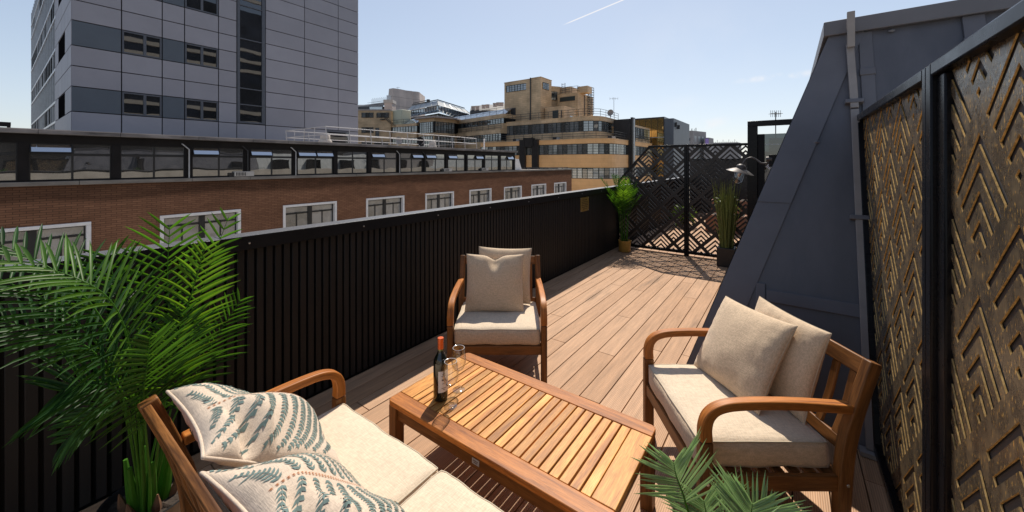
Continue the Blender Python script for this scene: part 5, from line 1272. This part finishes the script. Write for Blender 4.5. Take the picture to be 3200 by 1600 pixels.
# gold glass block
gb = thing('gold_glass_block', 'office block with wavy gold mirror glass in a black frame', 'building', (-23, 82, -18))
MB().box((-26.4, 80.1, -18), (-20.2, 95, 11.1)).build('wall', 'granite', gb, world=True)
for i in range(5):
    for z0, z1 in ((-1, 2.9), (3.0, 6.9), (7.0, 10.8)):
        a, b = -26.3 + 1.2 * i, -26.3 + 1.2 * (i + 1) - .07; MB().quad((a, 80.06, z0), (b, 80.06 + .01 * (i % 2), z0), (b, 80.06 + .01 * (i % 2), z1), (a, 80.06, z1)).build('window', 'gold', gb, world=True)
MB().box((-26.4, 79.98, 6.905), (-20.2, 80.09, 7.0)).build('trim', 'alu', gb, world=True)
MB().box((-20.15, 80, -18), (-18.4, 95, 10.65)).build('service_core', 'panelB', gb, world=True); MB().box((-18.395, 81, 9.0), (-18.0, 81.3, 9.9)).build('floodlight', 'rail', gb, world=True); MB().box((-18.395, 83, 8.7), (-17.9, 83.3, 9.5)).build('floodlight', 'rail', gb, world=True)
# grey stone blocks
gs = thing('grey_stone_block', 'grey stone clad office block with narrow upright windows beyond the screen', 'building', (-35, 172, -18))
MB().prism([(-38.9, 169.6), (-31.8, 170.6), (-28.6, 182), (-38, 190)], -18, 15.2).build('wall', 'greystone', gs, world=True)
for i in range(3):
    for z0 in (12.2, 8.2, 4.2):
        t0 = .12 + i * .27; a = Vector((-31.8, 170.6)).lerp(Vector((-28.6, 182)), t0); b = Vector((-31.8, 170.6)).lerp(Vector((-28.6, 182)), t0 + .15)
        MB().add([(a.x + .06, a.y - .02, z0 - 1.6), (b.x + .06, b.y - .02, z0 - 1.6), (b.x + .06, b.y - .02, z0 + .9), (a.x + .06, a.y - .02, z0 + .9)], [(0, 1, 2, 3)]).build('window', 'lead', gs, world=True)
for i in range(3): MB().quad((-38.5 + i * 2.3, 169.6 - .02 + .3 * i, 11.0), (-37.3 + i * 2.3, 169.75 + .3 * i - .02, 11), (-37.3 + i * 2.3, 169.75 + .3 * i - .02, 12.2), (-38.5 + i * 2.3, 169.6 - .02 + .3 * i, 12.2)).build('louvre', 'slate', gs, world=True)
MB().prism([(-28.5, 176), (-26.6, 176.3), (-26, 184), (-28, 186)], -18, 12.4).build('wall', 'greystone', gs, world=True); MB().box((-27.9, 175.7, 9.0), (-26.7, 175.95, 12.0)).build('banner', 'pink', gs, world=True)
mb = MB(); random.seed(2)
for i in range(10): x = random.uniform(-38, -31); mb.tube([(x, 174, 15.2), (x, 174, 15.2 + random.uniform(.5, 1.4))], .07, 4)
mb.build('roof_clutter', 'rail', gs, world=True)
g2_ = thing('low_grey_block', 'low distant grey block with a row of roof posts', 'building', (-20, 200, -18))
MB().prism([(-30.5, 200), (-18.6, 203), (-18, 212), (-30, 212)], -18, 11.4).build('wall', 'greystone', g2_, world=True); mb = MB()
for i in range(14): mb.tube([(-29.5 + i * .8, 203, 11.4), (-29.5 + i * .8, 203, 11.9 + .9 * (i % 3 == 0))], .08, 4)
mb.build('roof_posts', 'rail', g2_, world=True)
sb_ = thing('rooftop_behind_door', 'pale grey roof edge seen over the glass door panel', 'building', (3, 34, -18))
MB().prism([(-1.0, 30), (8, 30), (8, 40), (-.2, 40)], -18, 3.3).build('wall', 'greystone', sb_, world=True); MB().prism([(1.2, 31), (8, 31), (8, 38), (1.2, 38)], 3.301, 3.85).build('roof', 'zinc2', sb_, world=True)
# striped offices away to the right, mirrored in the tower glass
so_ = thing('striped_office', 'pale banded office block away to the right, mirrored in the tower windows', 'building', (62, 30, -18))
MB().box((60, -10, -18), (80, 75, 46)).build('wall', 'granite', so_, world=True)
for i in (3, 4, 5, 9, 10, 11, 16): MB().box((59.2, -10, 1 + i * 3.0), (59.99, 75, 1.9 + i * 3.0)).build('balcony_band', 'render', so_, world=True)
# aerials
def aerial(loc, h, label, n=5, w=.9, rz=0, mat='rail'):
    t = thing('roof_aerial', label, 'aerial', loc, rz, 'television aerials on the rooftops'); MB().tube([(0, 0, 0), (0, 0, h)], .03, 5).build('mast', mat, t)
    mb = MB(); mb.tube([(-w / 2, 0, h * .93), (w / 2, 0, h * .93)], .02, 4)
    for i in range(n): x = -w / 2 + w * i / (n - 1); mb.tube([(x, 0, h * .93 - .22), (x, 0, h * .93 + .22)], .015, 4); mb.tube([(x, -.2, h * .93), (x, .2, h * .93)], .015, 4)
    mb.build('array', mat, t)
aerial((-23.6, 61.5, 9.53), 3.2, 'thin aerial on the curved roof corner of the buff building', 4, 1.3, R(30))
aerial((-.65, 30.5, 3.3), 1.75, 'branching aerial on a mast above the door frame', 6, .65, R(36)); aerial((1.6, 31.4, 3.85), .95, 'small aerial just beside the sloping roof edge', 3, .5)
ds = thing('satellite_dish', 'dark satellite dish on the curved roof corner of the buff building', 'satellite dish', (-24.6, 62.6, 9.53)); MB().lathe([(0, 0), (.3, .03), (.55, .13), (.55, .15), (.3, .05), (0, .02)], 20, Matrix.Translation((0, 0, .8)) @ Matrix.Rotation(R(80), 4, 'X')).build('reflector', 'dish', ds, smooth=True); MB().tube([(0, 0, 0), (0, 0, .8)], .06, 6).build('mast', 'rail', ds)

# ================================================================== OWN BUILDING, NEIGHBOUR ROOF, STREET
hb = thing('host_building', 'stone fronted building that carries the terrace, below and beyond the deck', 'building', (2, 20, -18))
MB().box((-2.83, -10, -18), (9, 60, -.075)).build('wall', 'hoststone', hb, world=True)
MB().box((-3.0, -10, -.6), (-2.8405, 60, 1.02)).build('parapet', 'hoststone', hb, world=True); MB().box((-3.12, -10, -.75), (-2.8405, 60, -.601)).build('cornice', 'hoststone', hb, world=True)
MB().add([(-.655, 16.05, 0), (.28, 16.05, 2.7), (.28, 60, 2.7), (-.655, 60, 0), (6, 16.05, 2.7), (6, 60, 2.7), (6, 16.05, 0)], [(0, 1, 2, 3), (1, 4, 5, 2), (0, 6, 4, 1)]).build('roof', 'lead', hb, world=True)
for y in (17.5, 21, 25, 29, 33, 37): MB().box((-.75, y, .35), (1, y + 1.5, 2.1)).build('dormer', 'blackmat', hb, world=True)
np = thing('terracotta_planter', 'terracotta coloured planter behind the chevron screen', 'planter', (-1.2, 10.4, 0))
MB().box((-.42, -.22, 0), (.42, .22, .42)).build('box', 'terracotta', np, bevel=.02); MB().box((-.38, -.18, .40), (.38, .18, .425)).build('soil', 'soil', np)
nb = thing('brick_planter', 'long reddish planter box further behind the screen', 'planter', (-.9, 12.6, 0)); MB().box((-.9, -.3, 0), (.9, .3, .6)).build('box', 'terracotta', nb, bevel=.02); MB().box((-.85, -.25, .58), (.85, .25, .604)).build('soil', 'soil', nb)
def shrub(x, y, z, r, label, seed, n=420):
    t = thing('shrub', label, 'shrub', (x, y, z), 0); rnd = random.Random(seed); mb = MB()
    for i in range(n):
        d = Vector((rnd.gauss(0, 1), rnd.gauss(0, 1), rnd.gauss(0, 1))).normalized() * r * rnd.uniform(.35, 1); d.z = d.z * .9 + r * .85
        a = Vector((rnd.gauss(0, 1), rnd.gauss(0, 1), rnd.gauss(0, 1))).normalized(); b = a.cross(Vector((rnd.gauss(0, 1), rnd.gauss(0, 1), 1))).normalized(); l = rnd.uniform(.04, .08)
        mb.add([d - a * l, d + b * l * .4, d + a * l, d - b * l * .4], [(0, 1, 2, 3)])
    mb.build('foliage', 'shrub', t); MB().tube([(0, 0, 0), (0, 0, r)], .02, 6).build('stem', 'husk', t)
shrub(-2.2, 10.6, .0, .36, 'dark green shrub on the next deck, furthest left behind the screen', 3); shrub(-1.2, 10.4, .425, .30, 'yellow green shrub in the terracotta planter behind the screen', 4); shrub(-.6, 12.6, .604, .30, 'shrub in the far planter behind the screen', 5)
es = thing('end_wall', 'dark end wall closing the next terrace beyond the screen', 'wall', (-1.2, 14, 0)); MB().box((-2.7, 14.0, -.02), (.3, 14.15, 1.75)).build('wall', 'dbronze', es, world=True); MB().box((-2.7, 13.95, 1.751), (.3, 14.2, 1.80)).build('coping', 'black', es, world=True)
struct(MB().quad((-1500, -1500, -18.05), (1500, -1500, -18.05), (1500, 1500, -18.05), (-1500, 1500, -18.05)).build('street_ground', 'street'))  # unseen ground, lighter than asphalt to throw light up at the facades

# ================================================================== LIGHT, SKY, CAMERA
SUN = Vector((-.29, .68, 1.0)).normalized()
sl = bpy.data.lights.new('Sun', 'SUN'); sl.energy = 4.9; sl.angle = R(.5); sl.color = (1, .91, .79)
so = bpy.data.objects.new('sun', sl); so.rotation_euler = (-SUN).to_track_quat('-Z', 'Y').to_euler(); so.location = (-3, 8, 30); COL.objects.link(so)
wd = bpy.data.worlds.new('World'); S.world = wd; wd.use_nodes = True; nt = wd.node_tree; N, L = nt.nodes, nt.links; N.clear()
ow = N.new('ShaderNodeOutputWorld'); bg = N.new('ShaderNodeBackground'); bg.inputs[1].default_value = .105
sk = N.new('ShaderNodeTexSky'); sk.sky_type = 'NISHITA'; sk.sun_disc = False; sk.sun_elevation = math.asin(SUN.z); sk.sun_rotation = math.atan2(SUN.x, SUN.y)
sk.altitude = 30; sk.air_density = 1.0; sk.dust_density = .4; sk.ozone_density = 1.8
tc = N.new('ShaderNodeTexCoord')
def dotn(v):
    d = N.new('ShaderNodeVectorMath'); d.operation = 'DOT_PRODUCT'; L.new(tc.outputs['Generated'], d.inputs[0]); d.inputs[1].default_value = tuple(v); return d.outputs['Value']
def rng(x, a, b, c=0, d=1):
    m = N.new('ShaderNodeMapRange'); m.interpolation_type = 'SMOOTHSTEP'; L.new(x, m.inputs[0]); m.inputs[1].default_value = a; m.inputs[2].default_value = b; m.inputs[3].default_value = c; m.inputs[4].default_value = d; return m.outputs[0]
def op(o_, a, b):
    m = N.new('ShaderNodeMath'); m.operation = o_
    for i, x in enumerate((a, b)):
        if isinstance(x, (int, float)): m.inputs[i].default_value = x
        else: L.new(x, m.inputs[i])
    return m.outputs[0]
CY, SYW = .8087, .5883
def sdir(u, v):
    a, b = (u - 1600) / 1185, (510.5 - v) / 1185; return Vector((a * CY - SYW, a * SYW + CY, b)).normalized()
def streak(A, B, w, s, amt, nscale=0):
    """cloud streak on the sky along the arc A-B (directions)"""
    n = A.cross(B).normalized(); m = (A + B).normalized(); t = n.cross(m).normalized(); half = math.acos(max(-1, min(1, A.dot(B)))) / 2
    across = rng(op('ABSOLUTE', dotn(n), 0), 0, w, 1, 0); along = rng(op('ABSOLUTE', dotn(t), 0), half * s, half * 1.05, 1, 0); r = op('MULTIPLY', op('MULTIPLY', across, along), amt)
    if nscale:
        nz = N.new('ShaderNodeTexNoise'); nz.inputs['Scale'].default_value = nscale; nz.inputs['Detail'].default_value = 7; L.new(tc.outputs['Generated'], nz.inputs[0]); r = op('MULTIPLY', r, rng(nz.outputs[0], .38, .62))
    return r
cl = streak(sdir(1760, 78), sdir(2030, -35), .0022, .75, 1.0)
for args in ((sdir(2270, 258), sdir(2620, 218), .010, .3, .5, 30), (sdir(2120, 408), sdir(2290, 372), .016, .3, .5, 30), (sdir(2030, 335), sdir(2380, 300), .03, .2, .16, 14), (sdir(1850, 120), sdir(2600, 140), .14, .2, .10, 6)): cl = op('MAXIMUM', cl, streak(*args))
hsv = N.new('ShaderNodeHueSaturation'); hsv.inputs['Saturation'].default_value = .80; hsv.inputs['Value'].default_value = .98; L.new(sk.outputs[0], hsv.inputs['Color'])
mx = N.new('ShaderNodeMix'); mx.data_type = 'RGBA'; L.new(cl, mx.inputs[0]); 
def vm(o_, a, b):
    m = N.new('ShaderNodeVectorMath'); m.operation = o_
    for i, x in enumerate((a, b)):
        if isinstance(x, tuple): m.inputs[i].default_value = x
        else: L.new(x, m.inputs[i])
    return m.outputs[0]
soft = vm('DIVIDE', vm('MULTIPLY', hsv.outputs[0], (1.58, 1.58, 1.63)), vm('ADD', vm('MULTIPLY', hsv.outputs[0], (.088, .088, .088)), (1, 1, 1)))
L.new(soft, mx.inputs[6]); mx.inputs[7].default_value = (7.6, 7.5, 7.6, 1)
L.new(mx.outputs[2], bg.inputs[0]); L.new(bg.outputs[0], ow.inputs[0])
cd = bpy.data.cameras.new('Camera'); co = bpy.data.objects.new('camera', cd); COL.objects.link(co); S.camera = co
cd.sensor_width = 36; cd.lens = 36 * 1185 / 3200; cd.shift_y = -(800 - 510.5) / 3200; cd.clip_start = .05; cd.clip_end = 5000
co.location = (0, 0, 1.65); co.rotation_euler = (R(90), 0, math.atan2(862, 1185))
S.view_settings.view_transform = 'Standard'; S.view_settings.look = 'None'; S.view_settings.exposure = 0.25; S.view_settings.gamma = 1
S.cycles.max_bounces = 10; S.cycles.transparent_max_bounces = 16; S.cycles.caustics_reflective = False; S.cycles.caustics_refractive = False
